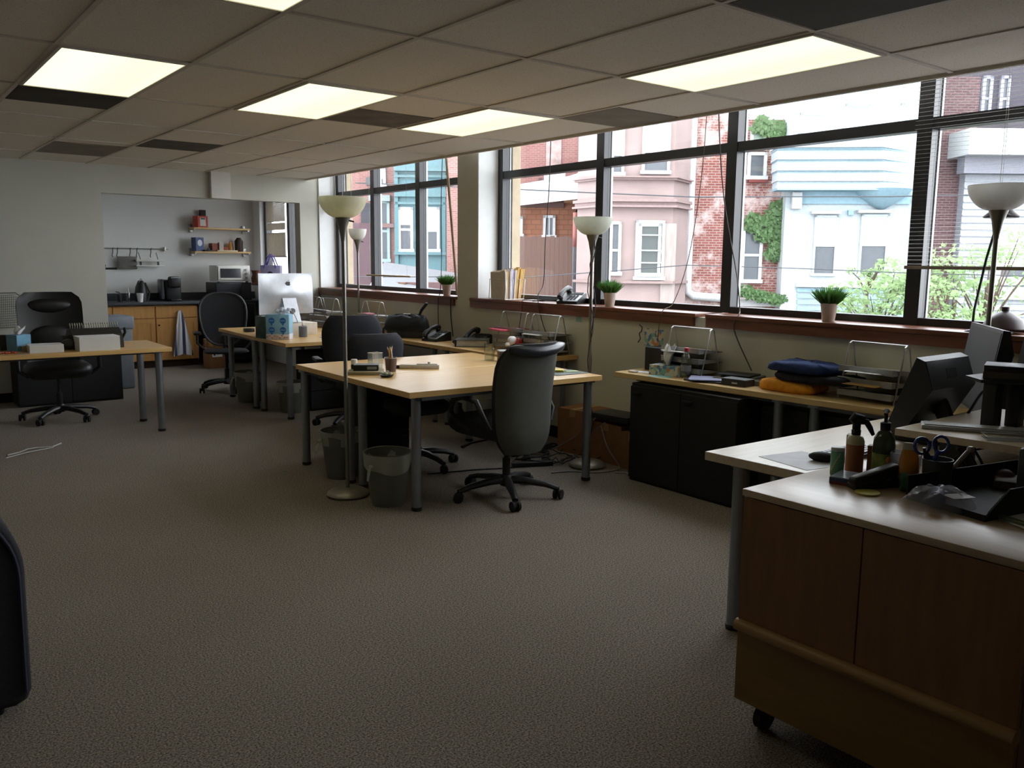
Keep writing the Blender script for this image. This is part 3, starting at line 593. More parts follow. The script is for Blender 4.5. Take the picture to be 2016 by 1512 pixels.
def cushion(w, d, h, z, m, r, name='seat', y0=0, b=.035, dome=.012):
    q = MB(); tb = bmesh.new(); bmesh.ops.create_grid(tb, x_segments=10, y_segments=10, size=.5); tb.free()
    def sup(u, v, s):
        a = 2*u-1; c = 2*v-1; k = 3.5
        x, y = a, c
        return x, y
    n = 24; rings = []
    for t_, zz in ((0.0, 0), (.86, 0), (.97, .25), (1, .5), (.97, .78), (.88, .95), (.6, 1.0), (0.0, 1.0)):
        pts = []
        for k in range(n):
            a = 2*PI*k/n; ca, sa = math.cos(a), math.sin(a); e = .45
            pts.append((w/2*max(t_, .01)*abs(ca)**e*(1 if ca > 0 else -1), y0+d/2*max(t_, .01)*abs(sa)**e*(1 if sa > 0 else -1), z+h*zz+(dome*(1-t_) if zz > .9 else 0)))
        rings.append(q.ring(pts))
    q.skin(rings); return q.build(name, m, r)
def shell_back(r, zb, zt, w0, w1, y0, lean, th, m, curve=.06, name='backrest', top_roll=0, lumbar=.03, nseg=14, wtop=None, rnd=.25, m2=None):
    # a cushion panel curved around the sitter, front towards +y
    q = MB(); nu, nv = 16, nseg
    def pt(u, v, back):
        s = 2*u-1; z = zb+(zt-zb)*v; ww = w0+(w1-w0)*math.sin(min(1, v*1.4)*PI/2)
        if wtop is not None and v > .6: ww += (wtop-ww)*((v-.6)/.4)**2
        edge = min(v, 1-v)/rnd
        if edge < 1: ww *= (1-(1-edge)**2.4*.28)
        y = y0-lean*v + curve*s*s + lumbar*math.sin(v*PI*.9)
        if top_roll and v > .8: y -= top_roll*((v-.8)/.2)**2
        t = th*(1-abs(s)**5*.55)*(1-abs(2*v-1)**6*.45)
        return Vector((s*ww/2, y-(t if back else 0), z))
    F = [[q.bm.verts.new(pt(i/nu, j/nv, False)) for j in range(nv+1)] for i in range(nu+1)]
    B = [[q.bm.verts.new(pt(i/nu, j/nv, True)) for j in range(nv+1)] for i in range(nu+1)]
    for i in range(nu):
        for j in range(nv):
            q.bm.faces.new((F[i][j], F[i+1][j], F[i+1][j+1], F[i][j+1]))
            f = q.bm.faces.new((B[i][j+1], B[i+1][j+1], B[i+1][j], B[i][j]))
            if m2: f.material_index = 1
    per = [(i, 0) for i in range(nu)]+[(nu, j) for j in range(nv)]+[(i, nv) for i in range(nu, 0, -1)]+[(0, j) for j in range(nv, 0, -1)]
    for a, b_ in zip(per, per[1:]+per[:1]):
        q.bm.faces.new((F[a[0]][a[1]], B[a[0]][a[1]], B[b_[0]][b_[1]], F[b_[0]][b_[1]]))
    return q.build(name, [m, m2] if m2 else m, r, smooth=60)
# tall task chair with the grey green shell, pushed to the centre desk, looking towards +y
def tall_chair():
    r = thing('office_chair', 'tall office chair with grey green back shell, pushed up to the centre desk', 'office chair', (3.315, 4.315, 0), math.radians(4), 'office chairs')
    star_base(r, .345, math.radians(22), lift_top=.40, cast=.032)
    MB().box(-.11, .11, -.14, .14, .38, .42, b=.015).tube([(-.1, .02, .40), (-.26, .05, .385), (-.33, .05, .37)], [.012, .01, .018], flat=.5).tube([(.1, -.02, .40), (.27, -.03, .38)], .009).build('seat_mechanism', M_black, r)
    cushion(.52, .60, .11, .42, M_blk2, r, y0=.08)
    shell_back(r, .33, 1.04, .44, .50, -.20, .07, .07, M_blk2, curve=.05, top_roll=.05, lumbar=.05, wtop=.50, m2=mat('#4b4c45', .7, var=.05, name='grey_green_shell'))
    h = MB(); h.tube([(-.235, -.275, 1.018), (-.19, -.29, 1.008), (-.1, -.318, .996), (0, -.328, .992), (.1, -.318, .996), (.19, -.29, 1.008), (.235, -.275, 1.018)], [.012, .03, .036, .037, .036, .03, .012], 14)
    h.build('headroll', mat('#30333a', .3, var=.1, name='grey_leather'), r)
    for s in (-1, 1):
        a = MB(); a.tube([(s*.26, -.14, .50), (s*.30, -.12, .58), (s*.30, -.05, .67), (s*.30, .08, .685), (s*.30, .18, .66), (s*.30, .21, .58), (s*.28, .15, .50), (s*.25, .07, .46)], [.014, .016, .018, .02, .019, .016, .014, .014], 10)
        a.build('armrest', M_black, r)
    MB().tube([(0, -.06, .40), (0, -.20, .39), (0, -.22, .46)], [.02, .022, .018], 10, flat=1.6).build('back_strut', M_black, r)
    return r
tall_chair()
def fabric_chair(label, loc, rz, zt=.94, w=.50):
    r = thing('office_chair', label, 'office chair', loc, rz, 'office chairs')
    star_base(r, .31, .3, lift_top=.40)
    MB().box(-.1, .1, -.12, .12, .38, .42, b=.015).build('seat_mechanism', M_black, r)
    cushion(.50, .48, .09, .42, M_navy, r, y0=.03)
    shell_back(r, .54, zt, w*.86, w, -.20, .05, .075, M_navy, curve=.05, lumbar=.03, rnd=.35)
    MB().tube([(0, -.06, .40), (0, -.25, .40), (0, -.29, .50), (0, -.27, .66)], [.02, .022, .022, .02], 10, flat=1.8).build('back_strut', M_black, r)
    for s in (-1, 1):
        MB().tube([(s*.24, 0, .42), (s*.29, 0, .46), (s*.29, -.02, .62)], .014, 8).box(s*.29-.03, s*.29+.03, -.13, .12, .62, .65, b=.01).build('armrest', M_black, r)
    return r
fabric_chair('low navy fabric chair behind the centre desk, its back just above the desktop', (3.46, 6.48, 0), math.radians(-8), .93, .52)
fabric_chair('taller navy fabric chair behind the first one, beside the torchiere pole', (3.60, 7.10, 0), math.radians(-16), 1.045, .54)
# fabric chair pushed right under the centre desk is only its base and seat in view
def mesh_chair():
    r = thing('mesh_chair', 'black mesh back office chair between the white computer and the kitchen', 'office chair', (3.42, 9.86, 0), math.radians(165), 'office chairs')
    star_base(r, .33, .5, lift_top=.42)
    M_mesh = translucent('chair_mesh', '#1b1d22', .05, .08, .8)
    cushion(.50, .46, .03, .45, M_mesh, r, y0=.02)
    q = MB(); n = 28
    def outline(a, k=1):
        ca, sa = math.cos(a), math.sin(a); x = .285*abs(ca)**.7*(1 if ca > 0 else -1)*k; z = .82+.31*abs(sa)**.8*(1 if sa > 0 else -1)*k
        x *= .80+.20*(z-.51)/.62*1.2 if z < 1.0 else .99
        return x, z
    pts = [Vector((outline(2*PI*k/n)[0], -.25+.25*outline(2*PI*k/n)[0]**2*2-.12*(outline(2*PI*k/n)[1]-.5), outline(2*PI*k/n)[1])) for k in range(n+1)]
    q.tube(pts, .014, 8, cap=False); q.build('back_frame', mat('#2f3236', .45, name='graphite'), r)
    g = MB(); rings = [g.ring([Vector((outline(2*PI*k/n, s)[0], -.25+.5*outline(2*PI*k/n, s)[0]**2-.12*(outline(2*PI*k/n, s)[1]-.5), outline(2*PI*k/n, s)[1])) for k in range(n)]) for s in (.05, .4, .75, 1)]
    g.skin(rings, cap0=True, cap1=False); g.build('back_mesh', M_mesh, r)
    MB().tube([(0, -.05, .42), (0, -.26, .44), (0, -.27, .62)], .02, 8, flat=2).build('back_strut', M_black, r)
    MB().tube([(-.22, .0, .46), (.22, .0, .46)], .02, 8).build('seat_mechanism', M_black, r)
    for s in (-1, 1):
        MB().tube([(s*.2, -.1, .45), (s*.31, -.16, .55), (s*.31, -.14, .66)], .014, 8).box(s*.31-.045, s*.31+.045, -.16, .10, .66, .69, b=.014).build('armrest', M_black, r)
    return r
mesh_chair()
def stool():
    r = thing('stool', 'dark round padded stool rolled under the centre desk beside the pedestal', 'stool', (3.27, 5.36, 0))
    star_base(r, .30, 1.1, lift_top=.42); cushion(.42, .42, .09, .42, M_navy, r)
stool()
def exec_chair():
    r = thing('executive_chair', 'black leather executive chair behind the left desk', 'office chair', (1.49, 8.93, 0), math.radians(178), 'office chairs')
    star_base(r, .33, .9, lift_top=.42)
    cushion(.56, .54, .13, .42, M_leather, r, y0=.02)
    shell_back(r, .50, 1.20, .47, .56, -.24, .10, .13, M_leather, curve=.05, lumbar=.04, rnd=.16)
    p = MB(); p.ball((0, -.285, 1.07), (.20, .035, .07)); p.ball((0, -.215, .76), (.20, .035, .13)); p.build('pillow', M_leather, r)
    for s in (-1, 1):
        MB().tube([(s*.26, .12, .44), (s*.34, .14, .50), (s*.34, .12, .68), (s*.34, -.12, .70), (s*.30, -.22, .60)], [.018, .02, .024, .026, .02], 10).build('armrest', M_black, r)
    return r
exec_chair()
# ---------------------------------------------------------------- dark cabinets and sofa
def flat_cabinet(label, x0, x1, y0, y1, z1, front, cols=2, rows=1, m=M_blackm, name='storage_cabinet'):
    r = thing(name, label, 'cabinet', ((x0+x1)/2, (y0+y1)/2, 0), 0, 'black cabinets')
    w, d = (x1-x0)/2, (y1-y0)/2
    MB().box(-w, w, -d, d, .0, z1, b=.003).build('body', m, r, smooth=0)
    for c in range(cols):
        for k in range(rows):
            za, zb_ = .02+(z1-.04)*k/rows+.003, .02+(z1-.04)*(k+1)/rows-.003
            q = MB()
            if front == 'x': a, b_ = -d+2*d*c/cols+.003, -d+2*d*(c+1)/cols-.003; q.box(-w-.014, -w, a, b_, za, zb_); hx = ((-w-.03, -w-.014), (b_-.10, b_-.02))
            else: a, b_ = -w+2*w*c/cols+.003, -w+2*w*(c+1)/cols-.003; q.box(a, b_, -d-.014, -d, za, zb_); hx = ((b_-.10, b_-.02), (-d-.03, -d-.014))
            dd = q.build('door' if rows == 1 else 'drawer', m, r, smooth=0)
            MB().box(*hx[0], *hx[1], zb_-.05, zb_-.04).build('handle', M_black, dd, smooth=0)
    return r
flat_cabinet('long black cabinet on the floor under the window desk with clothes', 4.31, 4.80, 3.24, 4.16, .70, 'x', 2)
flat_cabinet('black cabinet standing under the same desk, farther right', 4.50, 4.80, 2.2, 3.2, .68, 'x', 3)
flat_cabinet('low black cabinet against the far wall behind the left desk', 1.27, 2.27, 9.86, 10.28, .62, 'y', 2)
flat_cabinet('black drawer pedestal under the centre desk', 3.02, 3.40, 5.70, 6.06, .64, 'y', 1, 3)
flat_cabinet('black drawer pedestal under the desk with the white computer', 3.62, 4.05, 8.0, 8.34, .60, 'y', 1, 3)
def sofa():
    r = thing('armchair', 'dark navy upholstered armchair cut off by the left edge', 'armchair', (-.06, 3.45, 0))
    arc = [(.165+.28*math.cos(t_), .50+.285*math.sin(t_)) for t_ in [PI/2*k/12 for k in range(13)]]
    e = [(-.45, .03), (.39, .03), (.425, .045), (.44, .08)]+[(x, z) for x, z in arc]+[(-.45, .80)]
    def panel(y0, y1, k=0):
        q = MB(); n = len(e); rings = []
        for y, s in ((y0, .97), (y0+.02, 1), (y1-.02, 1), (y1, .97)): rings.append(q.ring([(x*s if x > 0 else x, y, .36+(z-.36)*s) for x, z in e]))
        q.skin(rings); return q
    panel(-.32, -.10).build('arm', M_navy, r, smooth=60)
    MB().box(-.45, .38, -.10, .50, .05, .42, b=.04, seg=3).build('seat_cushion', M_navy, r)
    panel(.50, .72).build('arm', M_navy, r, smooth=60)
    q = MB(); q.tube([(.422, -.322, .08)]+[(x-.02, -.325, z-.015) for x, z in arc]+[(-.45, -.325, .785)], .006, 6); q.build('piping', mat('#3c3f55', .8, name='navy_piping'), r)
    for x, y in ((.34, -.26), (.34, .62)): MB().lathe([(.02, 0), (.025, .04)], 12, c=(x, y, 0)).build('foot', M_black, r)
sofa()
# ---------------------------------------------------------------- kitchen
def kitchen():
    r = thing('kitchen_base_cabinet', 'maple kitchen base cabinets with panelled doors under the black counter', 'cabinet', (2.2, 12.42, 0))
    W = 1.72; MB().box(0, W, .02, .57, .10, .875).build('body', M_maple, r, smooth=0)
    MB().box(0, W, .07, .55, 0, .10).build('toe_kick', mat('#3a2618', .7), r, smooth=0)
    xs = [(.0, .58), (.585, 1.13), (1.14, 1.715)]
    for a, b_ in xs:
        d = MB().box(a+.004, b_-.004, 0, .02, .70, .865, b=.003).build('drawer', M_maple, r, smooth=0)
        q = MB(); q.box(a+.004, b_-.004, .006, .02, .11, .69, b=.002)
        q.box(a+.004, a+.06, -.002, .008, .11, .69); q.box(b_-.06, b_-.004, -.002, .008, .11, .69); q.box(a+.06, b_-.06, -.002, .008, .11, .17); q.box(a+.06, b_-.06, -.002, .008, .63, .69)
        dd = q.build('door', M_maple, r, smooth=0)
        kx = b_-.035 if a < .5 else a+.035
        MB().ball((kx, -.02, .60), .013, 6).tube([(kx, -.002, .60), (kx, -.015, .60)], .006).build('knob', mat('#3b2417', .4, .5), dd)
    MB().ball((1.45, -.02, .79), .013, 6).build('knob', mat('#3b2417', .4, .5), r)
    ct = MB(); ct.box(1.42, 4.98, 12.36, 12.99, .885, .925, b=.006); ct.box(1.42, 4.98, 12.965, 12.995, .925, 1.03)
    tag(ct.build('worktop', mat('#3b3e44', .45, var=.15, scale=60, name='grey_laminate_counter')), 'dark grey laminate worktop with backsplash in the kitchen', 'worktop')
    # white dishwasher gap and dark fridge, toaster oven above
    f = thing('mini_fridge', 'black mini fridge at the right end of the kitchen, under the toaster oven', 'fridge', (4.38, 12.30, 0))
    MB().box(-.33, .33, .02, .58, .02, .88, b=.01).build('body', M_black, f); MB().box(-.33, .33, -.02, .02, .05, .88, b=.01).build('door', M_blackm, f)
    mw = thing('microwave', 'black microwave on the worktop carrying the white toaster oven', 'microwave', (4.45, 12.42, .925))
    MB().box(-.27, .27, 0, .40, 0, .26, b=.006).build('body', M_black, mw); MB().box(-.25, .10, -.012, 0, .02, .24).build('door', mat('#26282e', .25), mw, smooth=0); MB().box(.12, .25, -.01, 0, .02, .24).build('control_panel', M_dkgrey, mw, smooth=0)
    t_ = thing('toaster_oven', 'white toaster oven with glass door, on top of the microwave', 'toaster oven', (4.46, 12.42, 1.185))
    MB().box(-.25, .25, 0, .32, .015, .25, b=.012).build('body', M_white, t_)
    d = MB(); d.box(-.23, .13, -.02, 0, .03, .235, b=.004); d = d.build('door', M_white, t_)
    MB().box(-.20, .10, -.024, -.018, .07, .205).build('glass', mat('#2a2d33', .15), d, smooth=0); MB().box(-.21, .11, -.045, -.03, .045, .058, b=.004).build('handle', M_white, d)
    for k in range(3): MB().tube([(.19, -.002, .07+.06*k), (.19, -.02, .07+.06*k)], .016, 14).build('knob', M_silver, t_)
    for x in (-.21, .21): MB().box(x-.015, x+.015, .03, .06, 0, .015).build('foot', M_black, t_, smooth=0)
    cm = thing('coffee_maker', 'black single cup coffee maker on the kitchen counter', 'coffee maker', (3.66, 12.62, .925), 0)
    MB().box(-.11, .11, .0, .26, 0, .30, b=.03, seg=3).build('body', M_black, cm); MB().box(-.08, .08, -.10, .02, .19, .35, b=.03, seg=3).build('brew_head', M_black, cm)
    MB().box(-.075, .075, -.11, .0, 0, .03, b=.01).build('drip_tray', M_black, cm); MB().box(-.17, -.112, .03, .22, .02, .31, b=.02).build('water_tank', mat('#55585e', .2), cm)
    MB().tube([(-.06, -.10, .33), (0, -.115, .335), (.06, -.10, .33)], .009).build('handle', M_silver, cm)
    fa = thing('faucet', 'chrome kitchen faucet at the left end of the counter', 'faucet', (2.66, 12.80, .925))
    MB().lathe([(.03, 0), (.028, .02), (.012, .03)], 16).tube([(0, 0, .02), (0, 0, .16), (.0, -.03, .215), (0, -.10, .22), (0, -.15, .18)], .011, 10).build('spout', M_chrome, fa)
    MB().tube([(.07, 0, 0), (.07, 0, .05), (.10, -.03, .08)], .010, 8).build('handle', M_chrome, fa)
    MB().tube([(-.07, 0, 0), (-.07, 0, .05), (-.10, -.03, .08)], .010, 8).build('handle', M_chrome, fa)
    tag(MB().lathe([(.03, 0), (.034, .10), (.036, .10)], 16, c=(0, 0, 0)).tube([(0, 0, .1), (.0, 0, .13), (-.05, 0, .14)], .008).build('soap_dispenser', M_black, loc=(2.94, 12.66, .925)), 'small black soap pump beside the faucet', 'soap dispenser')
    tag(MB().lathe([(.025, 0), (.032, .12), (.012, .16), (.012, .20)], 14).build('glass_bottle', M_clear, loc=(3.04, 12.62, .925)), 'small clear glass bottle on the counter, left of the paper cup', 'bottle')
    b_ = thing('drying_rack_bag', 'black bag slumped against the backsplash behind the paper cup', 'bag', (3.24, 12.72, .925))
    MB().lathe([(.085, 0), (.09, .1), (.075, .2), (.045, .27), (.03, .29)], 10).tube([(.08, 0, .0), (.12, .02, .12), (.06, 0, .26)], .012).build('body', M_black, b_); MB().tube([(-.03, -.03, .26), (0, -.02, .32), (.04, 0, .26)], .006).build('strap', M_chrome, b_)
    b_.name = 'black_bag'
    cu = MB(); cu.lathe([(.032, 0), (.046, .12), (.048, .123), (.045, .12), (.031, .004)], 20, cap1=False); tag(cu.build('paper_cup', M_paper, loc=(3.16, 12.47, .925)), 'white paper cup on the counter edge before the black bag', 'cup')
    # towel
    tw = MB()
    def fn(u, v):
        w_ = .022+.115*v**.8; s = 2*u-1
        return Vector((s*w_+.02*v, -.035-.012*math.sin(u*17+v*3)*v**.5-.01, .80-.62*v-.03*abs(s)*v))
    tw.grid(fn, 30, 24)
    Mt, t, b = newmat('striped_towel'); N = t.nodes; L = t.links; c_ = N.new('ShaderNodeTexCoord'); wv = N.new('ShaderNodeTexWave'); wv.inputs['Scale'].default_value = 2.6; wv.inputs['Distortion'].default_value = .6; wv.inputs['Phase Offset'].default_value = 1.2
    rr = N.new('ShaderNodeValToRGB'); rr.color_ramp.interpolation = 'CONSTANT'; rr.color_ramp.elements[0].color = lin('#d9d9dc'); rr.color_ramp.elements[1].position = .78; rr.color_ramp.elements[1].color = lin('#4a5478')
    L.new(c_.outputs['Object'], wv.inputs['Vector']); L.new(wv.outputs['Fac'], rr.inputs['Fac']); L.new(rr.outputs['Color'], b.inputs['Base Color']); b.inputs['Roughness'].default_value = .95
    tag(tw.build('dish_towel', Mt, loc=(3.66, 12.42, 0), smooth=80), 'white dish towel with blue stripes hanging from a cabinet knob', 'towel')
    # shelves on the back wall
    for z, lb in ((1.97, 'upper pine wall shelf with steel brackets in the kitchen'), (1.625, 'lower pine wall shelf with steel brackets in the kitchen')):
        s = thing('wall_shelf', lb, 'shelf', (4.44, 12.87, z), 0, 'pine shelves in the kitchen')
        MB().box(-.42, .42, -.13, .12, -.012, .012, b=.003).build('board', M_shelf, s, smooth=0)
        for x in (-.40, .40): MB().box(x-.025, x+.025, .09, .128, -.06, .06, b=.004).box(x-.01, x+.01, -.10, .10, -.028, -.012).build('bracket', M_chrome, s)
    rb = thing('red_box', 'red box with white jar picture on the upper shelf', 'box', (4.14, 12.82, 1.982), math.radians(12))
    MB().box(-.08, .08, -.07, .07, 0, .165, b=.002).build('carton', mat('#b8402c', .6, var=.15, scale=20), rb, smooth=0)
    MB().box(-.045, .045, -.0725, -.07, .02, .14, b=.0008).build('label', mat('#c9c5bd', .6), rb, smooth=0); MB().box(-.035, .035, -.0735, -.0715, .115, .135).build('print', M_black, rb, smooth=0)
    tag(MB().box(-.04, .04, -.035, .035, 0, .26, b=.003).build('dark_box', mat('#3a2623', .6), loc=(4.21, 12.93, 1.982)), 'tall dark brown box behind the red one on the upper shelf', 'box')
    bb = thing('blue_box', 'blue and white carton at the left end of the lower shelf', 'box', (4.09, 12.83, 1.637), math.radians(15))
    MB().box(-.065, .065, -.06, .06, 0, .20, b=.002).build('carton', mat('#44587f', .6), bb, smooth=0); MB().ball((0, -.058, .12), (.042, .006, .05), 8).build('label', mat('#c8ccd6', .6), bb)
    tag(MB().box(-.07, .07, -.06, .06, 0, .02, b=.006).box(-.015, .015, -.05, -.02, .02, .05).build('black_clip', M_black, loc=(4.22, 12.78, 1.637)), 'small black tool lying beside the blue carton', 'tool')
    tag(MB().box(-.055, .055, -.05, .05, 0, .12, b=.002).build('tea_box', mat('#8a4b3a', .7), loc=(4.33, 12.84, 1.637), rz=.2), 'reddish brown tea box on the lower shelf', 'box')
    tag(MB().box(-.03, .03, -.03, .03, 0, .12).prism([(-.03, -.03), (.03, -.03), (.03, .03), (-.03, .03)], .12, .135).build('milk_carton', mat('#b9b4ac', .6), loc=(4.42, 12.80, 1.637)), 'small white carton standing mid way along the lower shelf', 'carton')
    tag(MB().box(-.15, .15, -.05, .05, 0, .02, b=.002).build('flat_box', mat('#d8cfae', .7), loc=(4.50, 12.78, 1.637)), 'flat cream box lying at the front of the lower shelf', 'box')
    tag(MB().box(-.05, .05, -.03, .03, 0, .07, b=.002).build('orange_box', mat('#a55038', .7), loc=(4.50, 12.90, 1.637)), 'low orange red box behind the flat cream box', 'box')
    tag(MB().lathe([(.028, 0), (.03, .11), (.018, .13), (.018, .15)], 14).build('spice_jar', mat('#c78a3c', .5), loc=(4.60, 12.90, 1.637)), 'yellow and orange jar on the lower shelf', 'jar')
    tag(MB().lathe([(.06, 0), (.065, .16), (.035, .20), (.03, .21)], 8).build('coffee_bag', mat('#2c1d1a', .6), loc=(4.72, 12.87, 1.637)), 'dark brown coffee bag at the right of the lower shelf', 'bag')
    # rail with utensils
    rl = thing('utensil_rail', 'steel utensil rail with hooks on the kitchen wall', 'rail', (3.2, 12.96, 1.66))
    MB().tube([(-.55, 0, 0), (.50, 0, 0)], .008, 8).build('bar', M_chrome, rl)
    MB().box(.44, .47, -.01, .035, -.03, .03, b=.004).build('bracket', M_chrome, rl)
    for x in (-.25, -.19, -.02, .07, .26): MB().tube([(x+.012, -.008, .01), (x, -.014, 0), (x, -.012, -.05), (x-.012, -.012, -.10), (x-.005, -.02, -.12)], .006, 6).build('hook', M_dkgrey, rl)
    tag(MB().box(-.13, .13, -.012, .012, -.09, .09, b=.01).build('cutting_board', mat('#6a6862', .6), loc=(3.13, 12.93, 1.46)), 'grey cutting board hanging from the utensil rail', 'cutting board')
    tag(MB().tube([(-.14, 0, .09), (-.13, 0, -.05), (-.10, 0, -.12), (.05, 0, -.12)], .015).ball((-.16, 0, -.08), (.07, .02, .05), 6).build('pan', M_black, loc=(2.93, 12.90, 1.50)), 'black pan hanging at the left end of the rail', 'pan')
    k = thing('wire_shelf', 'white wire shelf hanging below the rail, beside the cutting board', 'shelf', (3.42, 12.90, 1.48))
    MB().box(-.19, .19, -.06, .06, -.0, .03, b=.004).build('tray', M_white, k); MB().box(-.19, .19, -.05, .05, -.07, -.05, b=.004).build('tray', M_white, k)
    for x in (-.12, .12): MB().box(x-.012, x+.012, -.01, .01, -.05, .0).tube([(x, 0, .03), (x-.02, .02, .13)], .005).build('hanger', M_dkgrey, k)
kitchen()
def wheelie():
    r = thing('trash_can', 'tall grey trash can with lid in the kitchen opening', 'trash can', (2.42, 10.80, 0), .1)
    MB().box(-.15, .15, -.20, .20, 0, .72, b=.02).build('body', mat('#6d747c', .5), r)
    MB().box(-.17, .17, -.22, .22, .70, .86, b=.03, seg=3).build('lid', mat('#7a828c', .5), r)
wheelie()
def carton(label, loc, s, rz=0, m=M_card, cat='box', name='cardboard_box', lab=None, group=None):
    r = thing(name, label, cat, loc, rz, group); w, d, h = s
    MB().box(-w/2, w/2, -d/2, d/2, 0, h, b=.002).build('carton', m, r, smooth=0)
    MB().box(-w/2-.0005, w/2+.0005, -.03, .03, h-.06, h+.001).build('tape', mat('#a98458', .4), r, smooth=0)
    if lab: MB().box(lab[0], lab[1], -d/2-.0012, -d/2, lab[2], lab[3]).build('label', M_paper, r, smooth=0); MB().box(lab[0]+.02, lab[0]+.045, -d/2-.002, -d/2, lab[2]+.02, lab[3]-.02).box(lab[0]+.07, lab[0]+.08, -d/2-.002, -d/2, lab[2]+.03, lab[3]-.03).build('print', M_black, r, smooth=0)
    return r
carton('cardboard box with white shipping label on the kitchen floor', (4.02, 12.05, 0), (.26, .24, .30), lab=(-.08, .06, .16, .26))
carton('yellow and purple printed carton on top of the labelled cardboard box', (4.02, 12.06, .305), (.25, .22, .10), m=mat('#9a7440', .7, var=.5, scale=18), name='printed_carton')
gb = 'cardboard boxes on the floor under the window wall'
carton('cardboard box on the floor under the window, left one behind the desk leg', (4.66, 5.02, 0), (.30, .32, .36), .1, group=gb)
carton('cardboard box on the floor carrying the closed black laptop', (4.66, 4.62, 0), (.30, .34, .31), .0, group=gb)
carton('low cardboard box squeezed beside the black cabinet', (4.62, 4.32, 0), (.26, .22, .28), -.05, group=gb)
tag(MB().box(-.13, .13, -.20, .20, 0, .035, b=.006).box(-.125, .125, -.19, .19, .035, .045, b=.004).build('laptop', mat('#24262a', .4), loc=(4.62, 4.60, .335), rz=.1), 'closed black laptop on the cardboard box under the window', 'laptop')
# ---------------------------------------------------------------- torchiere lamps
def torchiere(label, loc, zr=1.92, rb=.148, shade='#dfe0cf', rz=0, tilt=(0, 0), base_m=None, pole_m=None):
    r = thing('floor_lamp', label, 'floor lamp', loc, rz, 'torchiere floor lamps'); r.rotation_euler.x, r.rotation_euler.y = tilt
    pm = pole_m or mat('#8b8880', .35, .8, name='lamp_metal')
    MB().lathe([(.128, 0), (.14, .014), (.135, .026), (.11, .042), (.05, .052), (.018, .056)], 36).build('base', base_m or mat('#9a958a', .4, .5, name='lamp_base'), r)
    MB().tube([(0, 0, .03), (0, 0, zr-.25)], .0125, 16).build('pole', pm, r)
    MB().lathe([(.014, zr-.27), (.016, zr-.25), (.028, zr-.18), (.048, zr-.12), (.054, zr-.105), (.04, zr-.105)], 28).build('socket_cone', pm, r)
    n = 10; prof = [(.03+(rb-.03)*math.sin(PI/2*k/n)**.8, zr-.128+.128*(1-math.cos(PI/2*k/n))**.8) for k in range(n+1)]
    inner = [(a-.004, z+.004 if k < 3 else z) for k, (a, z) in enumerate(prof)][::-1]
    MB().lathe(prof+inner, 44, cap0=True, cap1=True).build('lamp_shade', translucent('frosted_shade_'+shade.strip('#'), shade, .45, 0, .4), r)
    MB().lathe([(.02, zr-.10), (.03, zr-.06), (.03, zr-.03), (.001, zr-.015)], 16).build('bulb', M_bulb, r)
    MB().tube([(.015, -.02, zr-.14), (.06, -.035, zr-.15)], .005, 8).build('switch', M_black, r)
    return r
torchiere('tall torchiere lamp with pale yellow bowl, before the centre desk', (2.483, 4.944, 0), 1.925, .150, '#fbfaec')
torchiere('torchiere lamp with white bowl, farthest away by the far window', (4.715, 9.02, 0), 1.89, .105, '#e9e8e2')
torchiere('torchiere lamp with cables on its pole, between centre desk and big window', (4.318, 4.611, 0), 1.86, .143, '#e4e6dc')
torchiere('torchiere lamp with white bowl at the right edge of the photo', (4.66, 1.963, 0), 1.945, .150, '#ecebe8')
q = MB(); 
for k in range(2): q.tube([(4.318+.02*math.sin(j*1.3+k*2)-.012+.02*k, 4.60-.02*math.cos(j*.9+k), 1.72-j*.1) for j in range(17)], .0035, 6)
tag(q.build('cable', M_cord), 'thin black cables wound down the pole of the middle torchiere', 'cable')
# ---------------------------------------------------------------- waste bins
M_bin = translucent('smoky_bin', '#85867f', .35, .12, .3); M_liner = translucent('bin_liner', '#cfd1c4', .45, .2, .4)
def bin_(label, loc, h=.34, r0=.105, r1=.145, knot=200, rz=0, m=None):
    r = thing('waste_bin', label, 'waste bin', loc, rz, 'lined waste bins')
    MB().lathe([(r0, 0), (r0+.002, .005), (r1, h), (r1+.006, h), (r1+.004, h-.008), (r1-.003, h-.003), (r0-.003, .008)], 36).build('bucket', m or M_bin, r)
    n = 44; ph = random.uniform(0, 6)
    def ln(u, v):
        a = 2*PI*u
        if v < .35: t_ = v/.35; rr = r1-.012+.012*t_-.008*math.sin(a*5+ph)*(1-t_); z = h-.10+.105*t_
        else: t_ = (v-.35)/.65; rr = r1+.010-.006*t_+.005*math.sin(a*7+ph)*t_; z = h+.005-(.085+.04*math.sin(a+ph)+.012*math.sin(a*3))*t_
        return Vector((rr*math.cos(a), rr*math.sin(a), z))
    MB().grid(ln, n, 10).build('liner', M_liner, r, smooth=80)
    a = math.radians(knot); d = Vector((math.cos(a), math.sin(a), 0))
    MB().ball(d*(r1+.015)+Vector((0, 0, h-.07)), (.016, .016, .014), 5).tube([d*(r1+.018)+Vector((0, 0, h-.07)), d*(r1+.035)+Vector((0, 0, h-.11)), d*(r1+.045)+Vector((0, 0, h-.155))], [.010, .018, .012], 6, flat=.4).build('liner_knot', M_liner, r)
    return r
bin_('grey waste bin with knotted liner, nearest, before the desk leg', (2.607, 4.63, 0), knot=200)
bin_('waste bin with liner standing left behind the yellow lamp pole', (2.68, 5.42, 0), knot=170)
bin_('pale lined waste bin under the desk behind the white computer', (3.34, 8.95, 0), .33, .12, .15, knot=150)
bin_('pale lined waste bin under the white computer desk, by its front leg', (3.46, 8.09, 0), .31, .11, .145, knot=300)
bin_('white lined bin seen through the armrest of the tall chair', (4.40, 6.15, 0), .32, .10, .14, knot=100, m=mat('#a5a397', .5))
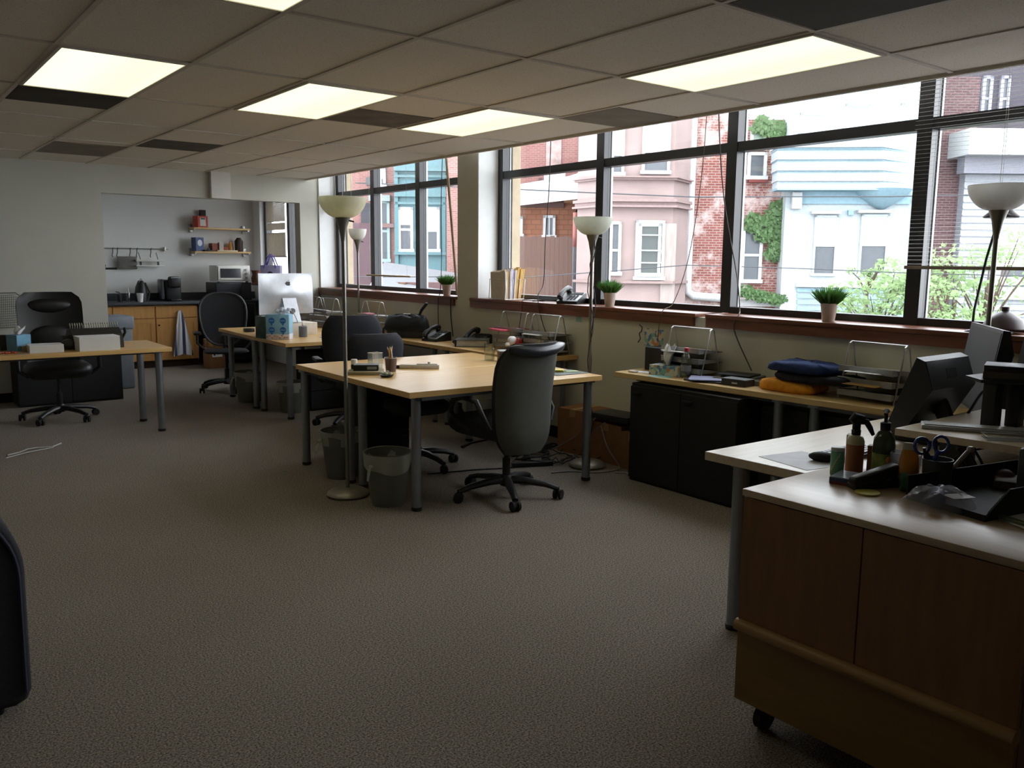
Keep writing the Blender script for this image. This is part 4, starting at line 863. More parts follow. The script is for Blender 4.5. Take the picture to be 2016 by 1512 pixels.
# ---------------------------------------------------------------- letter trays
def letter_tray(label, loc, rz=0, tiers=3, papers=1, w=.34, d=.25, zc=None, top=True, pc=('#e8e9ec',), m=M_chrome):
    r = thing('letter_tray', label, 'letter tray', loc, rz, 'silver wire letter tray racks')
    H = .07*tiers+.12
    for k in range(tiers):
        z = .022+.07*k; q = MB(); q.box(-w/2, w/2, -d/2, d/2, z, z+.002)
        q.tube([(-w/2, -d/2, z+.004), (w/2, -d/2, z+.004)], .004, 6).tube([(-w/2, -d/2, z+.004), (-w/2, d/2, z+.035), (w/2, d/2, z+.035), (w/2, -d/2, z+.004)], .004, 6)
        q.poly([(-w/2, -d/2, z), (-w/2, d/2, z), (-w/2, d/2, z+.035)]); q.poly([(w/2, -d/2, z), (w/2, d/2, z), (w/2, d/2, z+.035)]); q.poly([(-w/2, d/2, z), (w/2, d/2, z), (w/2, d/2, z+.035), (-w/2, d/2, z+.035)])
        q.build('tray', mat('#9fa1a3', .4, .5, name='wire_mesh_tray'), r)
    q = MB()
    for s in (-1, 1):
        q.tube([(s*(w/2+.006), -.10, 0), (s*(w/2+.004), -.02, H-.01), (s*(w/2+.002), 0, H), (s*(w/2+.004), .02, H-.01), (s*(w/2+.006), .10, 0)], .005, 8)
    q.tube([(-w/2, 0, H), (w/2, 0, H)], .004, 8); q.build('frame', m, r)
    for k in range(tiers):
        if k < papers or (papers < 0): pass
    return r
def papers(label, loc, n=4, w=.21, d=.29, rz=0, m=None, group=None, name='paper_sheets', jit=.02, cat='paper'):
    q = MB()
    for k in range(n):
        q.T = Matrix.Rotation(random.uniform(-.12, .12), 4, 'Z') @ Matrix.Translation((random.uniform(-jit, jit), random.uniform(-jit, jit), 0))
        q.box(-w/2, w/2, -d/2, d/2, .0015*k+.0002, .0015*k+.0014)
    return tag(q.build(name, m or M_paper, loc=loc, rz=rz, smooth=0), label, cat, group)
p = at(1310, 700, ZT)
letter_tray('wire letter tray behind the floral tissue box under the window', (4.66, 3.93, ZT+.002), PI/2, 3)
papers('white papers in the top tier of the tray behind the tissue box', (4.65, 3.95, ZT+.168), rz=PI/2)
letter_tray('wire letter tray beside the folded clothes, topped with papers', (4.68, 2.56, ZT+.002), PI/2-.05, 3)
papers('white papers in the top tier of the tray beside the folded clothes', (4.67, 2.56, ZT+.168), rz=1.7)
papers('manila folders in the middle tier of the tray beside the folded clothes', (4.66, 2.57, ZT+.098), 5, .24, .30, rz=1.5, m=mat('#c9a566', .7), name='folders', cat='folder')
letter_tray('wire letter tray with pink magazine, before the column', (4.69, 5.98, ZT+.002), PI/2, 3)
mg = thing('magazine', 'pink and red magazine lying on the tray before the column', 'magazine', (4.64, 6.02, ZT+.170), 1.4)
MB().box(-.11, .11, -.15, .15, 0, .014, b=.003).build('cover', mat('#d4506c', .4, var=.3, scale=9), mg, smooth=0); MB().box(-.05, .09, -.10, .06, .0142, .0150).build('picture', mat('#b9b6d8', .4, var=.4, scale=16), mg, smooth=0)
letter_tray('wire letter tray with curled papers, nearest of the two before the column', (4.67, 5.52, ZT+.002), PI/2, 3)
papers('curled white papers on top of the nearest tray before the column', (4.66, 5.54, ZT+.168), 5, .22, .30, rz=1.6)
letter_tray('wire letter tray beside the black shoulder bag, piled with papers', (4.50, 8.27, ZT+.002), PI/2, 3, w=.36)
papers('white papers piled on the tray beside the black shoulder bag', (4.50, 8.25, ZT+.168), 7, .22, .31, rz=1.5)
tag(MB().box(-.05, .05, -.06, .06, 0, .02, b=.004).build('pink_notepad', mat('#b9667e', .6), loc=(4.48, 8.36, ZT+.182)), 'small pink notepad on the papers beside the black bag', 'notepad')
letter_tray('wire letter tray right behind the white computer', (4.42, 9.20, ZT+.002), PI/2, 3, w=.38)
papers('grey papers on the tray behind the white computer', (4.42, 9.2, ZT+.168), 4, .22, .31, rz=1.5, m=mat('#a9acb2', .6))
letter_tray('wire letter tray farthest left behind the white computer', (4.44, 9.66, ZT+.002), PI/2, 3, w=.30)
# ---------------------------------------------------------------- tissue boxes
def tissue_box(label, loc, s, m, rz=0, tis=.07):
    r = thing('tissue_box', label, 'tissue box', loc, rz); w, d, h = s
    MB().box(-w/2, w/2, -d/2, d/2, 0, h, b=.002).build('carton', m, r, smooth=0)
    MB().lathe([(w*.28, h), (w*.28, h+.0012)], 18).build('opening', M_dkgrey, r)
    q = MB()
    def fn(u, v):
        a = 2*PI*u; rr = .014+.055*v+.022*math.sin(3*a+1)*v
        return Vector((rr*math.cos(a)*(1.2-.7*v)+.03*v*v, rr*math.sin(a)*.6, h+.0015+tis*v*(1-.4*math.sin(a*2)**2)))
    q.grid(fn, 20, 6); q.build('tissue', M_paper, r, smooth=80)
    return r
mf, t, b = newmat('floral_print'); vn = t.nodes.new('ShaderNodeTexVoronoi'); vn.inputs['Scale'].default_value = 38; tcn = t.nodes.new('ShaderNodeTexCoord')
rr = t.nodes.new('ShaderNodeValToRGB'); cr = rr.color_ramp; cr.interpolation = 'CONSTANT'
cr.elements[0].color = lin('#5c86b8'); cr.elements[1].position = .7; cr.elements[1].color = lin('#cfd2c4')
for ps, cc in ((.25, '#d9c9b0'), (.45, '#d28a55'), (.55, '#8fb7a6')): e_ = cr.elements.new(ps); e_.color = lin(cc)
sp = t.nodes.new('ShaderNodeSeparateColor'); t.links.new(tcn.outputs['Object'], vn.inputs['Vector']); t.links.new(vn.outputs['Color'], sp.inputs['Color']); t.links.new(sp.outputs['Red'], rr.inputs['Fac']); t.links.new(rr.outputs['Color'], b.inputs['Base Color']); b.inputs['Roughness'].default_value = .6
M_floral = mf
tissue_box('floral tissue box with a tall tissue under the big window', (4.50, 4.00, ZT), (.12, .24, .07), mf, .12, .15)
tissue_box('blue cube tissue box at the left end of the left desk', (1.08, 8.14, ZT), (.13, .13, .135), mat('#6ba3c4', .6), .5, .07)
# ---------------------------------------------------------------- left desk things
def comb_binder():
    r = thing('binding_machine', 'black comb binding machine on the left desk behind the white ream box', 'binding machine', (1.66, 8.12, ZT), .02)
    q = MB(); pr_ = [(-.16, 0), (.17, 0), (.17, .06), (.10, .15), (-.02, .17), (-.12, .12), (-.16, .05)]
    q.skin([q.ring([(x, y, z) for y, z in pr_]) for x in (-.20, .20)]); q.build('body', mat('#2b2a26', .5, name='machine_black'), r, smooth=20)
    q = MB()
    for k in range(21): q.tube([(-.19+.019*k, .0, .165), (-.19+.019*k, -.012, .19), (-.19+.019*k, .004, .213), (-.19+.019*k, .022, .2)], .0038, 6)
    q.build('comb_teeth', mat('#a8a594', .4, .3), r)
    MB().tube([(-.20, .0, .06), (-.26, .0, .06)], .055, 20).build('side_knob', M_dkgrey, r)
    MB().tube([(.20, .05, .06), (.245, .05, .07), (.25, -.02, .12), (.24, -.04, .16)], .012, 8).build('lever', M_black, r)
    MB().ball((-.22, -.08, .04), (.07, .07, .05), 8).build('front_guard', mat('#4b4e4c', .5), r)
comb_binder()
def ream(label, loc, s, rz, m, name='paper_ream', lab=False):
    r = thing(name, label, 'paper ream', loc, rz); w, d, h = s
    MB().box(-w/2, w/2, -d/2, d/2, 0, h, b=.001).build('stack', m, r, smooth=0)
    MB().box(-w/2-.001, w/2+.001, -d/2-.001, d/2+.001, h, h+.003).build('top_sheet', M_paper, r, smooth=0)
ream('white ream box on the left desk in front of the binding machine', (1.63, 7.90, ZT), (.32, .22, .115), .03, M_white)
ream('low white paper stack on the left desk beside the blue tissue box', (1.24, 7.93, ZT), (.25, .20, .06), -.02, M_white)
tag(MB().box(-.05, .05, -.05, .05, 0, .045, b=.003).build('kraft_box', mat('#8f836c', .7), loc=(1.13, 8.06, ZT)), 'small kraft box between the blue tissue box and low paper stack', 'box')
q = MB()
for k in range(9): q.ball((random.uniform(-.07, .07), random.uniform(-.03, .03), .010), (.014, .010, .010), 4)
tag(q.build('candy', mat('#b3523c', .4, var=.3), loc=(.96, 7.90, ZT)), 'orange red wrapped candies on the left desk before the tissue box', 'candy', kind='stuff')
tag(MB().lathe([(.03, 0), (.035, .10), (.028, .11), (.028, .13)], 18).build('black_jar', M_black, loc=(.98, 8.22, ZT)), 'black jar at the left edge of the photo on the left desk', 'jar')
q = MB()
for k in range(13): q.tube([(-.11+.018*k, 0, 0), (-.11+.018*k+.03, 0, .34-.001*(k-6)**2)], .0022, 4)
for k in range(14): q.tube([(-.11, 0, .02+.024*k), (.14, 0, .03+.024*k)], .0022, 4)
q.tube([(-.12, 0, 0), (-.12, 0, .32), (-.08, 0, .36), (.10, 0, .36), (.14, 0, .32), (.14, 0, 0), (-.12, 0, 0)], .006, 6)
tag(q.build('wire_grid', mat('#6b6e69', .8), loc=(1.26, 10.22, .80), smooth=0), 'grey wire mesh panel against the far wall, left of the leather chair', 'panel')
tag(MB().tube([(.86, 7.5, .005), (.95, 7.55, .006), (1.02, 7.62, .012), (1.08, 7.66, .006), (1.2, 7.64, .004), (1.28, 7.74, .005)], .005, 6).tube([(.84, 7.4, .005), (1.0, 7.5, .01), (1.2, 7.6, .005)], .004, 6).build('cable', M_cordw), 'white cable lying on the carpet under the left desk', 'cable')
tag(MB().lathe([(.07, 0), (.09, .06), (.07, .15), (.03, .2)], 12).build('plastic_bag', M_paper, loc=(.80, 8.42, 0)), 'white plastic bag on the floor at the left edge of the photo', 'bag')
# ---------------------------------------------------------------- computer desk things
def imac():
    b0 = at(590, 662, ZT+.12); r = thing('desktop_computer', 'silver all in one computer seen from behind, on a white box', 'computer', (3.585, 8.46, .885), math.radians(7))
    # local +y faces away from the viewer after rotation; back towards -y
    q = MB(); W, H, nu, nv = .63, .42, 22, 18
    def bk(u, v):
        s, t_ = 2*u-1, 2*v-1
        return Vector((s*W/2, -.005-.055*math.exp(-(s*s*1.6+t_*t_*1.8))*(1-max(abs(s), abs(t_))**6), .085+H*v))
    g = [[q.bm.verts.new(bk(i/nu, j/nv)) for j in range(nv+1)] for i in range(nu+1)]
    for i in range(nu):
        for j in range(nv): q.bm.faces.new((g[i][j], g[i+1][j], g[i+1][j+1], g[i][j+1]))
    q.box(-W/2, W/2, -.006, .004, .085, .085+H); q.build('shell', M_silver, r, smooth=40)
    MB().box(-W/2+.02, W/2-.02, .004, .006, .16, .49).build('screen', M_blackm, r, smooth=0)
    st = MB(); st.skin([st.ring([(-w_, y, z), (w_, y, z), (w_, y+.008, z+.0), (-w_, y+.008, z)]) for w_, y, z in ((.085, -.15, .008), (.085, -.145, .012), (.08, -.10, .14), (.078, -.06, .25))]); st.box(-.095, .095, -.155, .06, 0, .010, b=.003)
    s_ = st.build('stand', M_silver, r); MB().tube([(0, -.108, .12), (0, -.128, .12)], .028, 24).build('cable_hole', mat('#6d7076', .4), s_)
    # bitten fruit emblem
    lg = MB(); pts = []
    for k in range(40):
        a = 2*PI*k/40; x = .026*math.cos(a); z = .024*math.sin(a)
        if z > 0: z *= 1-.28*math.exp(-(x/.007)**2)
        else: z *= 1-.16*math.exp(-(x/.006)**2)
        dx, dz = x-.032, z-.002
        if dx*dx+dz*dz < .0125**2: L_ = math.hypot(dx, dz); x, z = .032+dx/L_*.0125, .002+dz/L_*.0125
        pts.append((x, z))
    lg.skin([lg.ring([(x, y, z+.40) for x, z in pts]) for y in (-.046, -.043)])
    lf = [(0, .028), (.004, .036), (.011, .041), (.010, .033), (.004, .028)]
    lg.skin([lg.ring([(x+.001, y, z+.40) for x, z in lf]) for y in (-.043, -.040)]); lg.build('emblem', M_dkgrey, r, smooth=0, label='dark bitten apple emblem')
    MB().tube([(0, -.12, .12), (.01, -.16, .06), (.03, -.17, 0), (.05, -.20, -.10)], .005, 8).build('power_cord', M_cordw, r)
    return r
imac()
tag(MB().box(-.20, .20, -.13, .13, 0, .128, b=.003).build('white_box', mat('#d8cfc2', .6), loc=(3.64, 8.41, ZT), rz=math.radians(7)), 'cream white box that the silver computer stands on', 'box')
def blue_pack():
    r = thing('water_package', 'translucent aqua package printed with blue globes, beside the computer', 'package', (3.31, 8.00, ZT), math.radians(-38))
    MB().box(-.115, .115, -.07, .07, .055, .245, b=.006).build('carton', mat('#8ebfd8', .4, name='aqua'), r)
    q = MB()
    for x in (-.055, .055):
        for z in (.185, .095):
            q.tube([(x, -.0705, z), (x, -.0735, z)], .030, 22); q.prism([(x-.008, -.0735), (x+.008, -.0735), (x+.008, -.0705), (x-.008, -.0705)], z-.045, z-.028)
    q.build('globe_print', mat('#2f6db5', .4), r)
    q = MB()
    for x in (-.055, .055):
        for z in (.185, .095): q.box(x-.022, x+.022, -.0745, -.0725, z-.003, z+.003)
    q.build('stripe_print', mat('#9fc6e6', .5), r)
    MB().box(-.115, .115, -.07, .07, 0, .055, b=.003).build('lower_carton', mat('#c9cbd6', .5), r)
    q = MB()
    for k in range(9): q.ball((-.10+.024*k, -.071, .028+.012*math.sin(k*2.3)), (.010, .002, .010), 4)
    q.build('orange_print', mat('#d98a3c', .5), r)
    q = MB()
    for k in range(26): q.ball((random.uniform(-.02, .12), random.uniform(-.06, .06), .25+random.uniform(0, .05)), random.uniform(.012, .024), 5)
    q.build('crumpled_wrap', translucent('clear_wrap', '#dfe3ea', .3, .5, .1), r, smooth=0)
blue_pack()
tag(MB().box(-.07, .07, -.09, .09, 0, .22, b=.01).build('storage_jar', mat('#48605c', .25, var=.2), loc=(3.245, 8.16, ZT), rz=.3), 'dark teal square jar left of the aqua package', 'jar')
tag(MB().box(-.08, .08, -.06, .06, 0, .13, b=.004).build('desk_organizer', mat('#45434a', .6), loc=(3.33, 8.42, ZT)), 'dark grey organizer box behind the teal jar', 'organizer')
tag(MB().box(-.05, .05, -.04, .04, 0, .04, b=.006).build('black_box', M_black, loc=(3.36, 8.95, ZT)), 'small black box on the desk left of the teal jar', 'box')
tag(MB().ball((0, 0, .035), (.03, .05, .035), 8).build('red_toy', mat('#a23a3a', .4), loc=(3.36, 8.60, ZT)), 'small red thing standing behind the grey organizer', 'toy')
def pencil_cup(label, loc, h=.10, r_=.038, pens=(), mesh='#55575a', see=.25, taper=1):
    r = thing('pencil_cup', label, 'pencil cup', loc, 0)
    MB().lathe([(r_*taper, 0), (r_, h), (r_-.002, h), (r_*taper-.002, .003)], 24, cap1=True).build('cup', translucent('cup_mesh_'+mesh.strip('#'), mesh, .2, see, .4), r)
    MB().lathe([(r_+.002, h-.004), (r_+.002, h), (r_-.001, h), (r_-.001, h-.004)], 24, cap0=False, cap1=False).build('rim', M_silver, r)
    for k, (c, a, tl, ln_) in enumerate(pens):
        d = Vector((math.cos(a)*tl, math.sin(a)*tl, 1)).normalized(); q = MB(); o = Vector((-math.cos(a)*r_*.5, -math.sin(a)*r_*.5, .008))
        q.tube([o, o+d*ln_], .0042, 6); p_ = q.build('pencil', mat(c, .5), r)
        MB().tube([o+d*ln_, o+d*(ln_+.018)], [.0042, .0008], 6).build('tip', mat('#d8c7a4', .6), p_)
    return r
pencil_cup('wire mesh pen cup on the desk before the white computer', (3.60, 8.10, ZT), .11, .042, [('#bfc2c6', .5, .1, .14), ('#3a3d44', 2.5, .2, .13), ('#c5c8ca', 4, .15, .12)], '#7f8185', .4)
tag(MB().box(-.16, .16, -.10, .10, 0, .006, b=.002).build('keyboard', M_white, loc=(3.86, 7.85, ZT), rz=-.2), 'white flat keyboard on the computer desk behind the chairs', 'keyboard')
# ---------------------------------------------------------------- centre desk things
tag(MB().box(-.12, .12, -.085, .085, 0, .022, b=.002).build('book', mat('#8e8365', .7), loc=(2.78, 5.23, ZT), rz=-.55), 'grey tan book at the bottom of the small stack on the centre desk', 'book')
bk = thing('card_box', 'black card box on top of the book stack', 'box', (2.80, 5.26, ZT+.022), -.55)
MB().box(-.085, .085, -.055, .055, 0, .04, b=.002).build('carton', M_black, bk, smooth=0); MB().box(.01, .075, -.0565, -.055, .01, .03).build('print', mat('#8d8f8a', .5), bk, smooth=0)
MB().box(-.08, .08, -.05, .05, .0402, .041).build('lid', mat('#55585c', .5), bk, smooth=0)
jr = thing('small_bottle', 'small bottle with white cap behind the black card box', 'bottle', (2.80, 5.44, ZT))
MB().lathe([(.022, 0), (.024, .035), (.018, .05)], 18).build('bottle', M_black, jr); MB().lathe([(.022, .045), (.023, .075), (.02, .08)], 18).build('cap', M_white, jr)
def tumbler(label, loc, h=.10, r0=.033, r1=.038, m=None, name='tumbler', cat='glass', water=.0):
    q = MB(); q.lathe([(r0, 0), (r1, h), (r1-.002, h), (r0-.002, .008)], 26); 
    o = tag(q.build(name, m or M_clear, loc=loc), label, cat); return o
sg = thing('glass_holder', 'square clear glass holder between bottle and pencil cup', 'glass', (2.975, 5.45, ZT), .1)
q = MB(); q.box(-.045, .045, -.03, .03, 0, .004)
for a in ((-.045, -.042, -.03, .03), (.042, .045, -.03, .03), (-.045, .045, -.03, -.027), (-.045, .045, .027, .03)): q.box(*a, .004, .115)
q.build('glass', M_clear, sg, smooth=0)
q = MB(); q.tube([(-.045, -.03, .115), (.045, -.03, .115), (.045, .03, .115), (-.045, .03, .115), (-.045, -.03, .115)], .002, 6).tube([(-.045, -.03, .03), (.045, -.03, .03)], .002, 6); q.build('rim', mat('#d8d2bf', .3), sg)
pencil_cup('mesh cup full of pencils on the centre desk', (2.985, 5.24, ZT), .10, .044, [('#c9803a', 2.4, .28, .155), ('#e2e2df', 2.0, .12, .15), ('#c9803a', .3, .22, .16), ('#d8a23c', .0, .1, .155), ('#c77b33', .6, .25, .13), ('#dcdcd8', 3.6, .1, .12)], '#7a6660', .3, .8)
rk = thing('paper_clip_holder', 'small dark clip dish with white and green bits on the desk edge', 'clip dish', (2.815, 5.00, ZT))
MB().lathe([(.035, 0), (.05, .016), (.046, .016), (.03, .004)], 16).build('dish', M_black, rk)
q = MB()
for k in range(14): q.ball((random.uniform(-.03, .03), random.uniform(-.03, .03), .018+random.uniform(0, .02)), (.011, .008, .008), 3)
q.build('clips', mat('#c9cdbb', .4, var=.5, scale=60), rk, smooth=0)
pu = thing('hole_punch', 'long white three hole punch lying on the centre desk', 'hole punch', (3.24, 5.27, ZT), math.radians(-36))
MB().box(-.145, .145, -.022, .022, 0, .030, b=.006).build('body', mat('#c9c4c0', .4), pu); MB().box(-.02, .13, -.012, .012, .03, .036, b=.002).build('handle', mat('#b5b2b0', .4), pu)
MB().tube([(-.145, 0, .012), (-.20, .01, .010)], .012, 8).build('tip', M_black, pu); MB().lathe([(.010, .036), (.010, .05)], 10, c=(.07, 0, 0)).build('knob', M_silver, pu)
tumbler('clear tumbler on the centre desk, left of the small red box', (3.97, 5.40, ZT), .135, .040, .044)
tx = thing('tissue_pack', 'small dark box with white tissue beside the clear tumbler', 'box', (4.06, 5.32, ZT), -.4)
MB().box(-.05, .05, -.04, .04, 0, .075, b=.002).build('carton', mat('#4a3f40', .5), tx, smooth=0); MB().box(-.052, .052, -.042, .042, .075, .085, b=.002).build('lid', mat('#c3c8cc', .5), tx, smooth=0)
tumbler('frosted plastic cup next to the small dark box', (4.04, 5.20, ZT), .095, .032, .042, translucent('frosted_cup', '#b5b2ae', .4, .35, .3), 'plastic_cup', 'cup')
sb = thing('spray_bottle', 'red and white squeeze bottle on the desk before the letter trays', 'bottle', (4.50, 5.72, ZT), .3)
MB().ball((0, 0, .07), (.05, .05, .065), 8).build('bottle', mat('#a82a30', .3), sb); MB().ball((-.05, .02, .11), (.055, .035, .04), 6).ball((-.10, .03, .08), (.03, .02, .02), 5).build('cloth', M_paper, sb, smooth=80)
tumbler('tall clear plastic cup beside the red and white bottle', (4.52, 5.40, ZT), .14, .04, .05, M_clear, 'plastic_cup', 'cup')
mt_ = tag(MB().box(-.16, .13, -.11, .11, 0, .004, b=.001).build('desk_mat', mat('#55605a', .6), loc=(3.98, 4.50, ZT), rz=-.05), 'dark green mat at the right end of the centre desk', 'mat')
papers('yellow sticky notes on the dark green mat', (3.93, 4.57, ZT+.005), 9, .07, .14, rz=.9, m=mat('#d9d060', .7), name='sticky_notes', jit=.006, cat='sticky notes')
papers('pale green note beside the yellow sticky notes', (4.04, 4.50, ZT+.005), 2, .06, .09, rz=1.2, m=mat('#b9cf9a', .7), name='note', jit=.004, cat='note')
# ---------------------------------------------------------------- things on the narrow desks
def bag():
    r = thing('shoulder_bag', 'dark grey shoulder bag slumped on the narrow desk under the far window', 'bag', (4.49, 7.52, ZT), math.radians(-50))
    q = MB(); n = 22; rings = []
    for z, k in ((0, .9), (.03, 1), (.10, 1.0), (.16, .93), (.205, .8), (.222, .55), (.225, .05)):
        rings.append(q.ring([(.22*k*abs(math.cos(2*PI*j/n))**.6*(1 if math.cos(2*PI*j/n) > 0 else -1), .12*k*abs(math.sin(2*PI*j/n))**.7*(1 if math.sin(2*PI*j/n) > 0 else -1), z+.015*math.sin(j*1.7)) for j in range(n)]))
    q.skin(rings); q.build('body', mat('#2c3136', .6, var=.25, scale=12, bump=.2, name='bag_canvas'), r, smooth=60)
    q = MB(); q.grid(lambda u, v: Vector(((u-.5)*.40, -.128-.02*math.sin(v*PI)+.10*(1-v)**3, .225-.15*v+.006*math.sin(u*9))), 12, 8, .008); q.build('flap', mat('#363b40', .6, var=.2, scale=10), r, smooth=60)
    MB().tube([(.10, .02, .20), (.14, .02, .28), (.19, .03, .345), (.20, .03, .35)], [.022, .03, .032, .02], 8, flat=.5).tube([(-.2, 0, .14), (-.25, -.05, .08), (-.23, -.1, .01)], .012, 6).build('strap', mat('#2c3034', .6), r)
    MB().box(-.04, .03, -.04, -.01, .236, .242, b=.001).build('tag', M_paper, r)
bag()
def phone(label, loc, rz, s=1, slope=.5, silver=True):
    r = thing('desk_phone', label, 'telephone', loc, rz, 'black desk telephones'); r.scale = (s,)*3
    q = MB(); pr_ = [(-.11, 0), (.11, 0), (.11, .085), (.08, .09), (-.11, .025)]
    q.skin([q.ring([(x, y, z) for y, z in pr_]) for x in (-.095, .095)]); q.build('base', M_black, r, smooth=20)
    q = MB(); q.T = Matrix.Translation((.03, 0, .058)) @ Matrix.Rotation(math.atan2(.065, .19), 4, 'X')
    q.box(-.055, .06, -.10, .095, .0, .006, b=.002); q.build('face_plate', mat('#8f959b', .3, .3) if silver else M_dkgrey, r)
    q = MB(); q.T = Matrix.Translation((.03, 0, .066)) @ Matrix.Rotation(math.atan2(.065, .19), 4, 'X')
    for i in range(3):
        for j in range(4): q.box(-.045+.03*i, -.025+.03*i, -.085+.026*j, -.067+.026*j, 0, .004, b=.001)
    q.box(-.045, .055, .035, .08, 0, .003); q.build('keypad', M_blackm, r, smooth=0)
    h = MB(); h.tube([(-.068, -.105, .055), (-.068, -.08, .078), (-.068, 0, .118), (-.068, .08, .132), (-.068, .115, .118)], [.024, .022, .016, .022, .026], 12, flat=1.1)
    h.ball((-.068, -.09, .052), (.026, .03, .02), 6); h.ball((-.068, .10, .105), (.026, .03, .02), 6); h.build('handset', M_black, r)
    q = MB(); q.tube([(-.09-.008*math.cos(k*1.4), -.10+.009*k*.6, .012+.008*math.sin(k*1.4)) for k in range(34)], .0028, 5); q.build('coiled_cord', M_cord, r)
    return r
phone('black desk telephone between the shoulder bag and the grey binder', (4.52, 7.03, ZT), math.radians(-75))
phone('black desk telephone half hidden behind the grey binder', (4.68, 6.56, ZT), math.radians(-70), silver=False)
phone('black and silver telephone on the sill of the big window', (4.94, 5.52, 1.178), math.radians(-65))
q = MB(); q.tube([(4.79, 6.02, 1.19), (4.77, 6.0, 1.1), (4.78, 6.05, .95), (4.77, 5.98, .80)], .003, 6).tube([(4.95, 5.66, 1.2), (4.86, 5.9, 1.19), (4.79, 6.02, 1.19)], .004, 6).tube([(4.93, 5.66, 1.2), (4.88, 5.8, 1.195), (4.85, 5.95, 1.185), (4.80, 5.88, 1.19)], .006, 6)
tag(q.build('telephone_cord', M_cord), 'black cord running from the sill telephone down the wall', 'cord')
bd = thing('ring_binder', 'thick grey ring binder lying on the narrow desk before the column', 'binder', (4.53, 6.42, ZT), math.radians(-42))
MB().box(-.15, .15, -.13, .13, 0, .005, b=.001).box(-.15, .15, -.13, .13, .062, .067, b=.001).box(-.155, -.15, -.13, .13, 0, .067).build('cover', mat('#47484a', .4), bd, smooth=0)
MB().box(-.14, .14, -.12, .12, .006, .061).build('pages', mat('#b3b2b2', .8), bd, smooth=0)
MB().tube([(-.15, .0, .01), (-.185, .0, .035), (-.15, .0, .06)], .014, 8).build('ring', M_black, bd)
# ---------------------------------------------------------------- things on the long pale desk
bt = thing('water_bottle', 'clear water bottle with red cap before the letter tray', 'bottle', (4.49, 3.83, ZT))
MB().lathe([(.034, 0), (.036, .01), (.036, .135), (.030, .155), (.013, .178), (.013, .19), (.011, .19), (.012, .175), (.028, .152), (.034, .13), (.034, .008), (.032, .004)], 28, cap1=False).build('bottle', M_clear, bt)
MB().lathe([(.016, .185), (.016, .208), (.012, .21)], 20).build('cap', mat('#c63446', .4), bt); MB().lathe([(.0365, .05), (.0365, .09)], 28, cap0=False, cap1=False).build('label_band', translucent('label_film', '#c8ccd2', .4, .6), bt)
papers('blue edged papers fanned out before the clear bottle', (4.52, 3.62, ZT+.013), 6, .20, .27, rz=.7, m=mat('#aeb4dc', .6), name='blue_papers')
nb = tag(MB().box(-.10, .10, -.14, .14, 0, .012, b=.003).build('notebook', M_dkgrey, loc=(4.51, 3.64, ZT), rz=.2), 'dark spiral notebook under the blue edged papers', 'notebook')
nb.location.z = ZT; 
bx = thing('black_case', 'flat black presentation box with small silver print', 'box', (4.50, 3.40, ZT), .08)
MB().box(-.055, .055, -.09, .09, 0, .042, b=.003).build('carton', mat('#26272b', .5), bx, smooth=0); MB().box(-.0565, -.055, -.03, .01, .015, .025).build('print', M_silver, bx, smooth=0); MB().box(-.052, .052, -.087, .087, .0425, .046, b=.001).build('lid', mat('#8f979e', .4), bx, smooth=0)
kt = tag(MB().box(-.13, .13, -.17, .17, 0, .03, b=.004).box(-.05, .10, -.10, .12, .03, .042, b=.004).build('open_case', mat('#77756a', .6), loc=(4.68, 3.48, ZT), rz=.15), 'grey tray with a black tablet behind the flat black box', 'tray')
tag(MB().box(-.09, .09, -.12, .12, 0, .010, b=.003).build('tablet', M_black, loc=(4.66, 3.52, ZT+.043), rz=.2), 'black tablet lying on the grey tray', 'tablet')
tag(MB().box(-.11, .11, -.11, .11, 0, .17, b=.004).build('magazine_file', M_black, loc=(4.70, 4.20, ZT), rz=0), 'black file box standing behind the floral tissue box', 'file box')
papers('turquoise slip of paper on the desk before the floral tissue box', (4.40, 3.97, ZT), 2, .09, .16, rz=.3, m=mat('#8fc4c4', .7), name='paper_slip', jit=.004)
tag(MB().box(-.02, .02, -.035, .035, 0, .014, b=.005).build('eraser', mat('#d9cfcd', .6), loc=(4.40, 4.24, ZT)), 'white eraser at the far corner of the long pale desk', 'eraser')
papers('crumpled white tissue sheet beside the eraser', (4.48, 4.20, ZT), 2, .10, .12, rz=.5, name='tissue_sheet', jit=.01, cat='tissue')
def folded(label, name, loc, w, d, h, m, rz=0, seed=1):
    rd = random.Random(seed); ph = [rd.uniform(0, 6) for _ in range(4)]; q = MB(); n = 32
    rings = []
    for t_, zz in ((.9, 0), (1, .25), (1.0, .6), (.95, .85), (.8, .98), (.4, 1.02), (.02, 1.03)):
        rings.append(q.ring([(w/2*t_*abs(math.cos(2*PI*j/n))**.55*(1 if math.cos(2*PI*j/n) > 0 else -1)+.012*math.sin(j*.9+ph[0]+zz*3), d/2*t_*abs(math.sin(2*PI*j/n))**.55*(1 if math.sin(2*PI*j/n) > 0 else -1)+.012*math.sin(j*.7+ph[1]), max(0, h*zz*(1+.10*math.sin(j*.4+ph[2]))+.004*math.sin(j*1.9+zz*9) if zz > 0 else 0)) for j in range(n)]))
    q.skin(rings); return tag(q.build(name, m, loc=loc, rz=rz, smooth=70), label, 'clothes')
folded('orange yellow shirt folded at the bottom of the clothes pile', 'folded_shirt', (4.60, 3.06, ZT), .26, .40, .07, mat('#e0962a', .9, var=.12, scale=30, bump=.2, name='orange_cloth'), .06, 3)
nv = mat('#243766', .95, var=.2, scale=30, bump=.3, name='navy_cloth')
folded('black hoodie folded between the orange shirt and navy sweater', 'folded_hoodie', (4.63, 2.90, ZT+.074), .30, .54, .05, mat('#181a24', .95, var=.2, scale=30, bump=.3), .02, 5)
